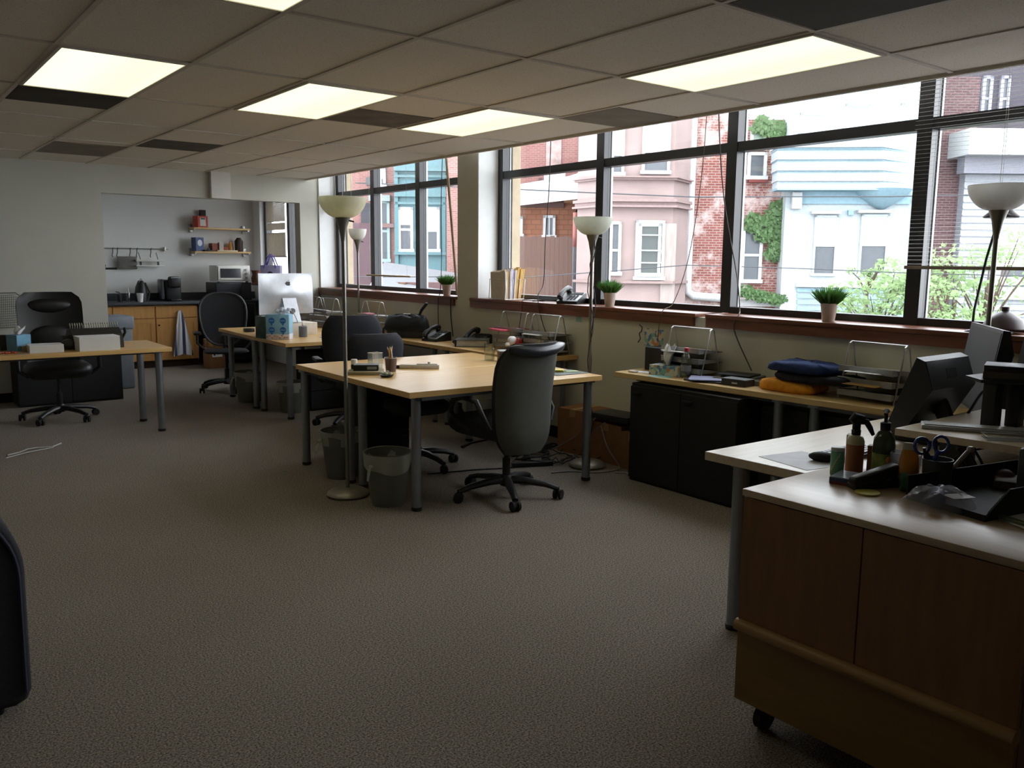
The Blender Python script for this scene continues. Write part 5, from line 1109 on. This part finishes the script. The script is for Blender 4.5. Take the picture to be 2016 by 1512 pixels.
folded('navy blue sweater folded on top of the clothes pile', 'folded_sweater', (4.62, 2.98, ZT+.127), .28, .44, .06, nv, .05, 8)
# ---------------------------------------------------------------- window sill things
M_grass = translucent('grass_leaf', '#4c7a36', .3, 0, .6)
def plant(label, loc, s=1):
    r = thing('potted_grass', label, 'plant', loc, random.uniform(0, 6), 'potted grass plants on the sills'); r.scale = (s,)*3
    MB().lathe([(.036, 0), (.037, .002), (.052, .11), (.054, .113), (.050, .113), (.047, .10), (.04, .095)], 30).build('pot', mat('#c6bfb4', .35, .35, name='pot_metal'), r)
    MB().lathe([(.047, .098), (.001, .104)], 20, cap0=True).build('soil', mat('#2d2419', .9), r)
    q = MB()
    for k in range(420):
        a = random.uniform(0, 2*PI); ra = .045*math.sqrt(random.random()); o = Vector((ra*math.cos(a), ra*math.sin(a), .10)); lean = random.uniform(.1, .95)*(.25+ra/.045*.75); L_ = random.uniform(.075, .135)
        d = Vector((math.cos(a+random.uniform(-.6, .6))*lean, math.sin(a+random.uniform(-.6, .6))*lean, 1)).normalized(); sd = d.cross(Vector((0, 0, 1))).normalized()*.0034
        m_ = o+d*L_*.55; e_ = o+d*L_+Vector((d.x, d.y, 0))*.02-Vector((0, 0, .006*lean))
        q.bm.faces.new([q.bm.verts.new(v) for v in (o-sd*.6, o+sd*.6, m_+sd, e_, m_-sd)])
    q.build('grass', M_grass, r, smooth=0)
    return r
plant('potted grass on the far sill beside the column', (4.92, 7.45, 1.178), .98)
plant('potted grass on the big window sill beside the telephone', (4.90, 5.01, 1.178), 1.0)
plant('potted grass alone on the big window sill, nearest of the three', (4.90, 3.03, 1.178), 1.02)
def file_rack():
    r = thing('file_rack', 'white wire file rack at the left end of the big window sill', 'file rack', (4.93, 6.43, 1.178), 0)
    q = MB()
    for x in (-.12, -.04, .04, .10): q.tube([(x, -.125, .006), (x+.01, -.135, .19), (x+.01, .13, .19), (x, .125, .006), (x, -.125, .006)], .0035, 6)
    q.tube([(-.12, -.125, .005), (.11, -.125, .005)], .0035, 6).tube([(-.12, .125, .005), (.11, .125, .005)], .0035, 6); q.build('wire_frame', mat('#d9d8d6', .4, .3), r)
    return r
file_rack()
fc = ['#c9bfb4', '#d8d3cc', '#d9b36a', '#cfcdd6', '#dfe0e2', '#b9aed0', '#e0dfdd', '#d8b878', '#e3c88c', '#dab56a', '#d9c394', '#d4a95a']
rot = Matrix.Rotation(0, 4, 'Z')
for k, c_ in enumerate(fc):
    x = -.10+.0165*k; q = MB(); q.T = Matrix.Rotation(math.radians(-2+1.0*k), 4, 'Y'); q.box(-.0035, .0035, -.115, .115, 0, .25+.003*k); q.box(-.003, .002, -.11+.02*(k % 4), -.05+.02*(k % 4), .25+.003*k, .265+.003*k)
    v = rot @ Vector((x-.0, 0, 0))
    lb = ['taupe', 'pale grey', 'tan', 'lilac grey', 'white', 'lavender', 'off white', 'buff', 'light manila', 'manila', 'faded manila', 'deep manila'][k]
    tag(q.build('file_folder', mat(c_, .8), loc=(4.93+v.x, 6.43+v.y+.006*(k % 3), 1.186), rz=0, smooth=0), lb+' folder standing in the white file rack, '+['first', 'second', 'third', 'fourth', 'fifth', 'sixth', 'seventh', 'eighth', 'ninth', 'tenth', 'eleventh', 'twelfth'][k]+' from the column', 'folder', 'file folders in the window rack')
papers('loose white papers lying flat on the sill behind the file rack', (5.0, 6.05, 1.179), 3, .14, .30, rz=.05)
# ---------------------------------------------------------------- cables
def cable(label, pts, r_=.004, m=M_cord, name='cable'):
    P = [Vector(p) for p in pts]; out = []
    for k in range(len(P)-1):
        p0, p1, p2, p3 = P[max(k-1, 0)], P[k], P[k+1], P[min(k+2, len(P)-1)]
        for j in range(8):
            t_ = j/8; out.append(.5*((2*p1)+(p2-p0)*t_+(2*p0-5*p1+4*p2-p3)*t_*t_+(3*p1-p0-3*p2+p3)*t_**3))
    out.append(P[-1]); return tag(MB().tube(out, r_, 6).build(name, m, smooth=60), label, 'cable')
gx = 4.98
cable('thin blind cord hanging before the left pane of the big window', [(4.97, 5.86, 2.9), (4.96, 5.87, 2.2), (4.95, 5.90, 1.7), (4.92, 5.88, 1.35), (4.79, 5.80, 1.22), (4.775, 5.70, .98), (4.77, 5.55, .80)])
cable('brown blind cord hanging before the brick wall view', [(4.97, 4.13, 2.9), (4.97, 4.16, 2.2), (4.97, 4.25, 1.6), (4.90, 4.32, 1.25), (4.78, 4.33, 1.17), (4.775, 4.36, .95)], .003, mat('#6b5a4a', .7))
cable('doubled blind cord hanging slack beside the middle mullion', [(4.97, 4.06, 2.9), (4.97, 4.0, 2.3), (4.97, 3.93, 1.9), (4.96, 3.80, 1.45), (4.93, 3.74, 1.22), (4.82, 3.66, 1.19), (4.778, 3.66, 1.08), (4.775, 3.50, .82)], .0045, mat('#4b4640', .7))
cable('blind cord hanging in the far window before the teal bay', [(4.95, 7.55, 2.9), (4.95, 7.6, 2.2), (4.94, 7.58, 1.6), (4.86, 7.48, 1.25), (4.78, 7.4, 1.12), (4.77, 7.38, .8)])
cable('black cable hanging down the wall below the far sill end', [(4.78, 7.17, 1.17), (4.775, 7.16, 1.0), (4.775, 7.12, .78)], .006)
po = thing('bamboo_pole', 'pale wooden pole leaning in the far window beside the column', 'pole', (0, 0, 0)); MB().tube([(4.97, 7.58, 2.9), (4.94, 7.40, 2.0), (4.88, 7.20, 1.19)], [.014, .014, .011], 8).build('rod', mat('#a58d6c', .6), po)
po.location = (0, 0, 0)
q = MB()
for k in range(12):
    cx, cy = 4.35+random.uniform(-.22, .16), 5.0+random.uniform(-.25, .3); a0 = random.uniform(0, 6); ra = random.uniform(.08, .2)
    q.tube([(cx+ra*math.cos(a0+j*.5), cy+ra*.8*math.sin(a0+j*.5), .006+.035*abs(math.sin(j*.7+k))) for j in range(10)], random.choice((.004, .005, .007)), 6)
tag(q.build('cable_tangle', M_cord), 'tangle of black cables on the floor under the window desk', 'cables', kind='stuff')
cable('grey cable rising from the tangle to the closed laptop', [(4.30, 5.02, .05), (4.40, 4.88, .16), (4.46, 4.76, .28), (4.48, 4.70, .345)], .004, mat('#7d7d7b', .5))
cable('grey cable drooping from the laptop beside the desk leg', [(4.25, 4.85, .02), (4.33, 4.74, .06), (4.38, 4.70, .20), (4.47, 4.58, .33)], .004, mat('#6d6b68', .5))
cable('white cable looping over the base of the middle torchiere', [(4.44, 4.60, .30), (4.42, 4.50, .15), (4.46, 4.42, .03), (4.40, 4.38, .008), (4.22, 4.42, .006), (4.1, 4.55, .006), (3.95, 4.6, .006)], .005, mat('#8f8f8b', .5))
cable('dark cable on the carpet behind the tall chair', [(3.2, 5.1, .006), (3.55, 5.0, .006), (3.8, 4.9, .006), (4.1, 4.85, .008)], .005)
ps = thing('power_strip', 'black power strip on the floor behind the tall chair', 'power strip', (3.98, 4.86, 0), -.4)
MB().box(-.16, .16, -.03, .03, 0, .035, b=.005).build('body', M_black, ps)
for k in range(4): MB().box(-.12+.07*k-.015, -.12+.07*k+.015, -.014, .014, .0345, .037).build('socket', M_dkgrey, ps, smooth=0)
tag(MB().box(-.11, .11, -.16, .16, 0, .05, b=.006).build('network_box', mat('#3a3d44', .5), loc=(4.35, 5.35, 0), rz=.4), 'dark network box on the floor amid the cables', 'network box')
tag(MB().box(-.012, .012, -.03, .03, 0, .012, b=.003).tube([(0, .03, .006), (.03, .08, .005), (-.02, .14, .005)], .004).build('phone_charger', M_cordw, loc=(4.40, 4.21, 0), rz=.3), 'small white charger on the carpet by the black cabinet', 'charger')
# ---------------------------------------------------------------- wall bits
tag(MB().box(4.826, XW, 5.27, 5.335, 1.035, 1.095).build('wall_plate', mat('#8fa69b', .5), smooth=0), 'small pale green plate on the wall beside the middle torchiere', 'wall plate')
st = MB(); st.box(4.8285, 4.8300, 4.35, 4.545, .90, 1.035); sk = tag(st.build('sticker', M_floral, smooth=0), 'colourful floral paper stuck on the wall under the big sill', 'sticker')
tag(MB().tube([(4.827, 4.60, 1.06), (4.827, 4.57, 1.04), (4.827, 4.575, 1.01), (4.827, 4.60, .99), (4.827, 4.585, .95), (4.827, 4.61, .92)], .004, 6).build('scribble', mat('#4b4a5c', .7)), 'dark squiggle decal left of the colourful paper on the wall', 'decal')
# ---------------------------------------------------------------- kitchen sill things
def tote():
    r = thing('tote_bag', 'lilac gift bag with purple handles on the kitchen window sill', 'bag', (4.86, 11.98, 1.185), math.radians(-42))
    MB().box(-.15, .15, -.05, .05, 0, .26, b=.01).build('bag', translucent('lilac_paper', '#a39fb8', .35), r)
    q = MB()
    for y in (-.052, .052): q.tube([(-.09, y, .22), (-.04, y*.8, .36), (0, y*.6, .42), (.04, y*.8, .36), (.09, y, .22)], .009, 6)
    q.build('handle', mat('#4b3b8f', .6), r)
    o = MB().lathe([(.05, 0), (.05, .003)], 24).build('round_print', mat('#26232c', .7), r); o.rotation_euler.x = PI/2; o.location = (0, -.0505, .12)
slab('x', 4.70, 5.0, 10.6, 12.36, 1.15, 1.18, m=M_sill).name = 'trim_11'
tote()
tag(MB().lathe([(.06, 0), (.07, .06), (.05, .12), (.06, .16), (.075, .18)], 12).build('brown_bag', mat('#7a4f38', .6, var=.3, scale=12), loc=(4.75, 12.30, 1.185)), 'crumpled brown paper bag beside the toaster oven', 'bag')
tag(MB().lathe([(.04, 0), (.045, .1), (.02, .15), (.02, .18)], 12).build('blue_bottle', mat('#4a66a8', .4), loc=(4.86, 12.48, 1.185)), 'blue bottle on the kitchen window sill', 'bottle')
tag(MB().lathe([(.05, 0), (.06, .08), (.045, .17), (.02, .22)], 10).build('pink_bag', mat('#c3a7bd', .5, var=.3, scale=20), loc=(4.87, 12.33, 1.185)), 'pink and white snack bag on the kitchen window sill', 'bag')
tag(MB().lathe([(.035, 0), (.04, .1), (.03, .12)], 12).build('red_jar', mat('#a05a50', .5), loc=(4.86, 12.20, 1.185)), 'reddish jar between the pink bag and lilac gift bag', 'jar')
# ---------------------------------------------------------------- blinds
M_slat = mat('#b3aca0', .5, name='blind_slat')
def blind(label, x, y0, y1, zt, zb, pitch=.022, rot_=20, m=M_slat, gap=()):
    r = thing('window_blind', label, 'blind', (x, (y0+y1)/2, 0), 0, 'slatted window blinds'); w = (y1-y0)/2
    q = MB(); z = zb+.03; a = math.radians(rot_)
    while z < zt:
        if not any(g0 < z < g1 for g0, g1 in gap):
            dx, dz = .0125*math.cos(a), .0125*math.sin(a)
            q.bm.faces.new([q.bm.verts.new(v) for v in ((-dx, -w, z-dz), (dx, -w, z+dz), (dx, w, z+dz), (-dx, w, z-dz))])
        z += pitch
    q.build('slats', m, r, smooth=0)
    MB().box(-.014, .014, -w, w, zb, zb+.02, b=.003).build('bottom_rail', mat('#8f8478', .5), r)
    q = MB()
    for y in (-w*.75, 0, w*.75): q.tube([(-.013, y, zb), (-.013, y, zt)], .0012, 4).tube([(.013, y, zb), (.013, y, zt)], .0012, 4)
    q.build('ladder_cord', M_cordw, r)
    return r
blind('half lowered blind in the right part of the big window', 4.985, -1.4, 2.60, 2.94, 1.515, .0235, 4, mat('#cfccca', .5))
blind('lowered tan blind in the kitchen window', 5.06, 11.90, 12.62, 2.38, 1.56, .020, 58, mat('#b0a797', .5), gap=((2.06, 2.09), (1.93, 1.96)))
def stub(label, loc, w, rz=0): 
    r = thing('broken_blind', label, 'blind', loc, rz); MB().box(-.018, .018, -w, w, 0, .03, b=.003).build('head_rail', mat('#5f5850', .5), r)
    return r
fb = thing('raised_blind', 'raised dark blind hanging askew at the top left of the far window', 'blind', (4.95, 9.90, 2.15), 0)
for k in range(3): MB().box(-.015, .015, -.34, .33, .05*k, .05*k+.022, b=.003).build('slat', mat('#4b4743', .5), fb)
q = MB()
for y in (-.28, -.05, .15, .28): q.tube([(0, y, 0), (0, y, .7)], .0025, 5)
q.build('cord', M_cordw, fb)
rl_ = thing('loose_rail', 'loose tan blind rail hanging level across the far window', 'blind rail', (4.97, 8.78, 1.345)); MB().box(-.01, .01, -.52, .50, 0, .018, b=.003).build('rail', mat('#a88f62', .5), rl_)
q = MB()
for y in (-.44, .42): q.tube([(0, y, .018), (0, y, 1.4)], .0012, 4)
q.build('cord', M_cordw, rl_)
# ---------------------------------------------------------------- right desk things
def monitor(label, loc, rz, w, h, z0, tilt, bulge=.10, arm=True):
    r = thing('monitor', label, 'monitor', loc, rz, 'black monitors seen from behind')
    T = Matrix.Translation((0, 0, z0)) @ Matrix.Rotation(tilt, 4, 'X')
    k = bulge/.11; q = MB(); q.T = T
    pr_ = [(.02, 0), (.02, h), (-.02*k, h), (-.10*k, h-.10), (-.055*k, 0)]
    q.skin([q.ring([(x, y, z) for y, z in pr_]) for x in (-w/2, w/2)]); q._fin(0, 0); q.build('housing', mat('#202225', .4, name='monitor_plastic'), r, smooth=20)
    q = MB(); q.T = T; q.box(-w/2+.015, w/2-.015, .0195, .022, .015, h-.015); q.build('screen', mat('#2a2d31', .55), r, smooth=0)
    if k > .7:
        a_ = math.atan2(.10, .08*k); q = MB(); q.T = T @ Matrix.Translation((0, -.06*k, h-.05)) @ Matrix.Rotation(a_, 4, 'X'); L_ = math.hypot(.08*k, .10)/2
        q.box(-w/2+.004, w/2-.004, -L_, L_, -.001, .002, b=.001); q.build('back_band', mat('#4a4f57', .4), r, label='lighter grey slanted band')
        q = MB(); q.T = T @ Matrix.Translation((0, -.06*k, h-.05)) @ Matrix.Rotation(a_, 4, 'X'); q.box(-.045, .045, -.022, .022, .002, .0035); q.build('maker_badge', mat('#2b2d31', .4), r)
    if arm: MB().tube([(0, -.02, .02), (0, -.15, .02), (0, -.16, .10), (0, -.13, z0+.12), (0, -.08, z0+.18)], .022, 8, flat=1.8).build('neck', M_black, r)
    MB().box(-.12, .12, -.18, .06, 0, .02, b=.008).build('base', M_black, r)
    return r
monitor('black monitor with chunky back, leaning back on the pale desk at right', (3.80, 1.90, ZT), 0, .40, .36, .045, math.radians(20), .11)
m2 = monitor('tall dark screen standing behind the chunky monitor, beside the right torchiere', (4.26, 1.84, ZT), math.radians(36), .60, .40, .10, math.radians(8), .05, True)
m3 = monitor('dark screen cut off by the right edge of the photo', (3.87, 1.36, .901), math.radians(60), .44, .34, .05, math.radians(10), .05)
def riser():
    r = thing('desk_riser', 'small pale raised shelf standing over the right end of the pale desk', 'shelf', (3.66, 1.46, 0))
    MB().prism([(-.44, .21), (-.40, -.30), (.40, -.30), (.40, .21)], .872, .90).build('shelf_board', M_skypale, r, smooth=0)
    for x in (-.25, .30): MB().box(x-.05, x+.05, .0, .10, ZT, .872, b=.004).build('leg', M_black, r)
riser()
tag(MB().box(-.19, .19, -.05, .05, 0, .016, b=.004).box(-.18, .18, -.04, .035, .016, .020, b=.002).build('white_keyboard', mat('#aeb0b4', .4), loc=(3.43, 1.46, .90), rz=math.radians(-62)), 'slim grey white keyboard lying on the raised shelf', 'keyboard')
ms = thing('monitor_stand', 'black stand with flat top holding books, on the raised shelf', 'stand', (3.54, 1.45, .90), 0)
MB().box(-.035, .035, -.025, .025, 0, .185, b=.003).build('column', M_black, ms); MB().box(.10, .16, -.06, -.01, 0, .185, b=.003).build('column', M_black, ms)
MB().prism([(-.07, .02), (.05, -.20), (.19, -.20), (.22, .10), (.02, .12)], .185, .197).build('top_plate', mat('#2b2d33', .3), ms, smooth=0)
tag(MB().box(-.08, .08, -.10, .10, 0, .03, b=.003).build('book', mat('#4a4440', .6), loc=(3.62, 1.42, 1.098), rz=.4), 'thick brown grey book on the black stand at right', 'book')
tag(MB().box(-.08, .08, -.095, .095, 0, .022, b=.002).build('black_book', M_black, loc=(3.62, 1.42, 1.129), rz=.35), 'black book on top of the brown one, at the right edge', 'book')
wb = thing('lotion_bottle', 'white bottle on the raised shelf at the right edge of the photo', 'bottle', (3.52, 1.285, .90))
MB().lathe([(.03, 0), (.033, .01), (.033, .10), (.02, .13)], 20).build('bottle', mat('#b9b8b0', .4), wb); MB().lathe([(.018, .128), (.018, .155)], 16).build('cap', M_white, wb); MB().box(-.034, -.030, -.012, .012, .05, .06).build('print', M_black, wb, smooth=0)
q = MB(); q.box(-.09, .09, -.04, .04, 0, .004).tube([(-.09, -.04, .015), (.09, -.04, .015), (.09, .04, .015), (-.09, .04, .015), (-.09, -.04, .015)], .002, 5).tube([(-.09, -.04, 0), (-.09, -.04, .015)], .002, 5)
tag(q.build('clear_tray', translucent('clear_plastic', '#c9cdd6', .3, .5, .1), loc=(3.36, 1.30, .90), rz=-.9, smooth=0), 'clear plastic tray on the near edge of the raised shelf', 'tray')
papers('yellow sticky note under the clear tray', (3.45, 1.37, .9005), 1, .05, .05, m=mat('#cfc45a', .7), name='sticky_note', cat='sticky note')
# desk level
ku = thing('keyboard', 'black computer keyboard on the pale desk behind the pump bottle', 'keyboard', (3.22, 1.86, ZT), math.radians(0))
MB().box(-.17, .17, -.07, .07, 0, .016, b=.004).build('body', M_black, ku)
q = MB()
for j in range(5):
    for i in range(14): q.box(-.16+.0228*i, -.16+.0228*i+.018, -.06+.024*j, -.06+.024*j+.019, .016, .022)
q.build('keys', mat('#3a3d46', .35), ku, smooth=0)
papers('pale mouse mat sheet on the pale desk', (2.99, 1.92, ZT), 1, .24, .26, rz=-.1, m=mat('#d2d3dc', .6), name='mouse_mat', cat='mouse mat')
mo = tag(MB().ball((0, 0, .016), (.032, .055, .020), 8).build('mouse', M_blackm, loc=(3.03, 1.86, ZT+.003), rz=.5), 'black computer mouse on the pale mat', 'mouse')
# on the rolling cabinet
ZC = .822
def can(label, name, loc, prof, m, n=26): return tag(MB().lathe(prof, n).build(name, m, loc=loc), label, 'bottle')
gt = thing('wipes_tube', 'green and white tube standing at the front of the rolling cabinet', 'tube', (2.625, 1.555, ZC))
MB().lathe([(.020, 0), (.0225, .004), (.0225, .088), (.020, .09)], 24).build('tube', mat('#6fa987', .4), gt); MB().lathe([(.0225, .086), (.0225, .098), (.019, .10)], 24).build('cap', mat('#cfd8d3', .4), gt)
q = MB()
for k in range(5): q.tube([(-.0228*math.cos(-.3+.25*k), -.0228*math.sin(-.3+.25*k)-0, .02+.012*k), (-.0228*math.cos(-.1+.25*k), -.0228*math.sin(-.1+.25*k), .035+.012*k)], .0018, 5)
q.build('print', M_white, gt)
os_ = thing('spray_bottle', 'orange brown bottle with black trigger sprayer on the rolling cabinet', 'bottle', (2.715, 1.545, ZC), math.radians(142))
MB().lathe([(.028, 0), (.030, .004), (.030, .10), (.0295, .102)], 28).build('bottle', mat('#a5623f', .35), os_); MB().lathe([(.030, .101), (.030, .112), (.024, .128), (.014, .134)], 28).build('shoulder', mat('#c4bd9a', .4), os_, label='cream bottle shoulder')
MB().lathe([(.015, .132), (.016, .150), (.012, .152)], 20).box(-.012, .012, -.010, .010, .150, .178, b=.003).tube([(.020, 0, .180), (.006, 0, .194), (-.024, 0, .190)], [.011, .018, .011], 10).tube([(-.010, 0, .182), (-.034, 0, .178), (-.048, 0, .156), (-.060, 0, .132)], [.008, .007, .006, .004], 8, flat=1.6).build('trigger', M_blackm, os_)
bxs = tag(MB().box(-.02, .02, -.015, .015, 0, .12, b=.002).build('cream_carton', mat('#bcae9b', .6), loc=(2.775, 1.595, ZC), rz=.4), 'narrow cream carton behind the orange sprayer', 'carton')
br = tag(MB().box(-.015, .015, -.02, .02, 0, .095, b=.001).build('brown_carton', mat('#8d6a4c', .6), loc=(2.772, 1.505, ZC), rz=.3), 'small brown carton between sprayer and pump bottle', 'carton')
sp_ = thing('pump_bottle', 'dark green soap bottle with black pump on the rolling cabinet', 'bottle', (2.735, 1.452, ZC), .4)
MB().lathe([(.032, 0), (.036, .005), (.036, .11), (.033, .135), (.022, .155), (.014, .163)], 30).build('bottle', mat('#33422a', .12), sp_)
MB().lathe([(.0365, .02), (.0365, .085)], 30, cap0=False, cap1=False).build('label', mat('#7c8a3f', .4, var=.4, scale=26), sp_); q = MB(); q.ball((-.03, -.021, .065), (.012, .012, .014), 6); q.build('fruit_print', mat('#b0683a', .4), sp_)
MB().lathe([(.016, .160), (.017, .188), (.012, .19), (.006, .192), (.006, .222)], 20).tube([(.0, 0, .228), (-.035, 0, .222)], [.008, .005], 8).ball((0, 0, .228), (.011, .011, .008), 5).build('pump', M_blackm, sp_)
pcx = thing('frosted_box', 'frosted plastic organizer behind the stapler', 'organizer', (2.74, 1.375, ZC), .3)
q = MB(); q.skin([q.ring([(-a, -b_, z), (a, -b_, z), (a, b_, z), (-a, b_, z)]) for a, b_, z in ((.026, .036, 0), (.033, .045, .098), (.030, .042, .098), (.023, .033, .004))]); q.build('box', translucent('frosted_film', '#9b9d9f', .4, .35, .3), pcx, smooth=0)
hn = thing('lotion_tube', 'amber lotion tube with white crimped top on the rolling cabinet', 'tube', (2.66, 1.325, ZC), math.radians(-60))
q = MB(); q.skin([q.ring([(rx*math.cos(2*PI*j/20), ry*math.sin(2*PI*j/20), z) for j in range(20)]) for rx, ry, z in ((.022, .020, .018), (.030, .024, .03), (.031, .020, .06), (.028, .012, .10), (.022, .006, .128))]); q.build('tube', translucent('amber_gel', '#c08a35', .35, 0, .2), hn)
q = MB(); q.skin([q.ring([(rx*math.cos(2*PI*j/20), ry*math.sin(2*PI*j/20), z) for j in range(20)]) for rx, ry, z in ((.0222, .0062, .1275), (.021, .003, .15))]); q.build('crimp', mat('#c9c3b0', .5), hn); MB().lathe([(.018, 0), (.018, .02)], 20).build('cap', mat('#a87c35', .3), hn)
mc = thing('pencil_cup', 'dark mesh cup holding blue scissors on the rolling cabinet', 'pencil cup', (2.705, 1.255, ZC))
MB().lathe([(.040, 0), (.046, .105), (.044, .105), (.038, .003)], 26).build('cup', mat('#3b3a3a', .5), mc)
sc = MB(); 
for s in (-1, 1):
    sc.tube([(s*.028+.022*math.cos(a), .0, .150+.026*math.sin(a)) for a in [2*PI*k/18 for k in range(19)]], .005, 6, cap=False); sc.tube([(s*.018, 0, .128), (-s*.006, 0, .08), (-s*.01, 0, .03)], [.007, .006, .003], 6)
s_ = sc.build('scissors', mat('#24408a', .35), mc); s_.rotation_euler = (0, -.15, -.9); s_.name = 'scissors'
q = MB(); q.tube([(.03, .01, .03), (.06, .04, .15)], .006, 8).tube([(-.01, .02, .03), (-.035, .03, .14)], .005, 8); q.build('pen', mat('#3a2c2c', .4), mc)
q = MB(); q.tube([(.02, -.02, .05), (.09, -.05, .125)], .007, 8).ball((.10, -.054, .132), (.012, .012, .012), 5); q.build('marker', mat('#9b8f88', .4), mc)
bkb = thing('blue_box', 'flat box with blue and red edge under the stapler', 'box', (2.585, 1.475, ZC), math.radians(15))
MB().box(-.065, .055, -.055, .055, .0, .022, b=.002).build('carton', mat('#2d3f66', .5, var=.2), bkb, smooth=0); MB().box(-.067, -.060, -.05, .05, 0, .009).build('red_strip', mat('#7c3a33', .5), bkb, smooth=0); MB().box(-.060, .050, -.050, .050, .022, .0235).build('top', mat('#a9b6c9', .25), bkb, smooth=0)
sl = thing('stapler', 'black stapler with yellow tab on the rolling cabinet', 'stapler', (2.60, 1.385, ZC), math.radians(-112)); sl.scale = (1.3, 1.3, 1.5)
MB().box(-.018, .018, -.085, .06, 0, .012, b=.004).build('base', M_black, sl); q = MB(); q.T = Matrix.Translation((0, .05, .03)) @ Matrix.Rotation(.20, 4, 'X'); q.box(-.017, .017, -.135, .0, -.005, .022, b=.009, seg=3); q.build('arm', M_black, sl)
MB().box(-.012, .012, .03, .06, .01, .04, b=.003).build('hinge', M_black, sl); MB().box(-.012, .012, -.075, -.05, .0125, .02).build('anvil', M_silver, sl, smooth=0)
tag(MB().lathe([(.035, 0), (.037, .003), (.037, .006), (.033, .006)], 20).box(-.03, .05, -.01, .014, 0, .004).build('yellow_tab', mat('#b7b04a', .5), loc=(2.49, 1.365, ZC), rz=.5), 'yellow green tab lying under the stapler nose', 'tab')
sl.location.z = ZC+.001
tp = thing('tape_roll', 'dark green tape roll before the amber tube', 'tape', (2.625, 1.325, ZC), .6)
tp.location = (2.615, 1.312, ZC); MB().tube([(0, -.012, .03), (0, .012, .03)], .030, 26).build('roll', mat('#39614a', .35), tp); MB().tube([(0, -.0125, .03), (0, .0125, .03)], .013, 16).build('core', mat('#1c2f26', .5), tp)
# black tray with plastic bag
bt_ = thing('document_tray', 'black letter tray at the right end of the rolling cabinet', 'tray', (2.72, 1.08, ZC), math.radians(-12))
q = MB(); q.box(-.22, .30, -.12, .14, 0, .006); q.box(-.22, -.215, -.12, .14, .006, .02); q.box(-.22, .30, .136, .14, .006, .075); q.box(.296, .30, -.12, .14, .006, .075)
q.skin([q.ring([(-.22, y, .006), (.30, y, .006), (.30, y, .085), (-.12, y, .085), (-.20, y, .03)]) for y in (-.124, -.118)]); q.build('tray', M_blackm, bt_, smooth=0)
pb = thing('plastic_bag', 'crumpled clear plastic bag with blue roll inside, on the black tray', 'bag', (2.52, 1.16, ZC+.006), math.radians(-25))
def bagf(u, v):
    a, r_ = 2*PI*u, math.sin(PI*v*.5)
    return Vector((.12*r_*math.cos(a)*(1+.06*math.sin(5*a)), .085*r_*math.sin(a)*(1+.06*math.cos(4*a)), .001+.054*(1-r_**3)+.014*math.sin(7*a+v*9)*r_*(1-r_)*2+.006*math.sin(13*a+v*5)*r_*(1-r_)*2))
MB().grid(bagf, 40, 12).build('film', translucent('bag_film', '#c3c6d2', .2, .68, .08), pb, smooth=30)
MB().tube([(-.03, -.03, .026), (.02, .03, .026)], .024, 18).build('blue_roll', mat('#27356b', .4), pb); MB().box(.005, .08, -.06, -.01, .035, .036).build('label', M_paper, pb, smooth=0)
tag(MB().box(-.06, .06, -.05, .05, 0, .03, b=.01).ball((.03, .02, .03), (.03, .03, .02), 6).build('pouch', mat('#4a3530', .7, var=.4, scale=20), loc=(2.93, 1.12, ZC+.007), rz=.4), 'reddish brown pouch inside the black letter tray', 'pouch')
papers('white papers at the right edge of the rolling cabinet', (2.60, .88, ZC), 4, .20, .26, rz=-.5)
tag(MB().box(-.10, .10, -.012, .012, 0, .008, b=.002).build('ruler', mat('#5d6b4b', .5), loc=(2.52, .92, ZC+.007), rz=1.3), 'olive green ruler beside the white papers', 'ruler')
tag(MB().box(-.03, .03, -.05, .05, 0, .18, b=.015).build('speaker', mat('#2a2d31', .5), loc=(2.76, .985, ZC)), 'dark upright speaker cut by the right edge, behind the white papers', 'speaker')
cable('black cable arching from the chunky monitor over to the stand', [(3.86, 1.74, .80), (3.82, 1.66, .90), (3.78, 1.58, 1.02), (3.74, 1.45, 1.12), (3.70, 1.30, 1.19), (3.55, 1.1, 1.24)], .006)
cable('black cable looping under the raised shelf', [(3.42, 1.70, .80), (3.30, 1.60, .765), (3.22, 1.50, .77), (3.28, 1.42, .84), (3.36, 1.36, .862)], .004)
for k, (x, lb) in enumerate(((3.20, 'first'), (3.26, 'second'), (3.31, 'third'))):
    cable('black cable hanging from the raised shelf behind the cabinet, %s from the left' % lb, [(x, 1.42, .868), (x+.02, 1.36, .75), (x+.03, 1.31, .45), (x+.03, 1.30, .012)], .0055)
ctb = thing('desk_lamp', 'dark desk lamp with cone shade on the sill behind the right torchiere', 'lamp', (4.86, 2.13, 1.178))
MB().lathe([(.04, 0), (.03, .01), (.006, .015), (.006, .03)], 18).build('base', M_black, ctb)
MB().tube([(0, 0, .02), (.03, .01, .12), (.03, -.03, .40), (.02, -.08, .62)], .007, 8).build('arm', M_black, ctb)
MB().lathe([(.09, .62), (.02, .68), (.015, .70), (.085, .615)], 24, c=(.02, -.09, 0)).build('shade', mat('#4a4044', .5), ctb)
dl = thing('dome_lamp', 'dark brown dome lamp sitting low on the sill behind the right torchiere', 'lamp', (4.93, 1.995, .035))
MB().lathe([(.11, 1.165), (.112, 1.17), (.09, 1.215), (.045, 1.25), (.02, 1.262), (.02, 1.285), (.01, 1.287), (.0, 1.262), (.04, 1.245), (.085, 1.21)], 30).build('shade', mat('#45373a', .4, var=.2), dl)
MB().lathe([(.05, 1.145), (.05, 1.155), (.012, 1.165), (.012, 1.26)], 20).build('base', M_leg, dl)
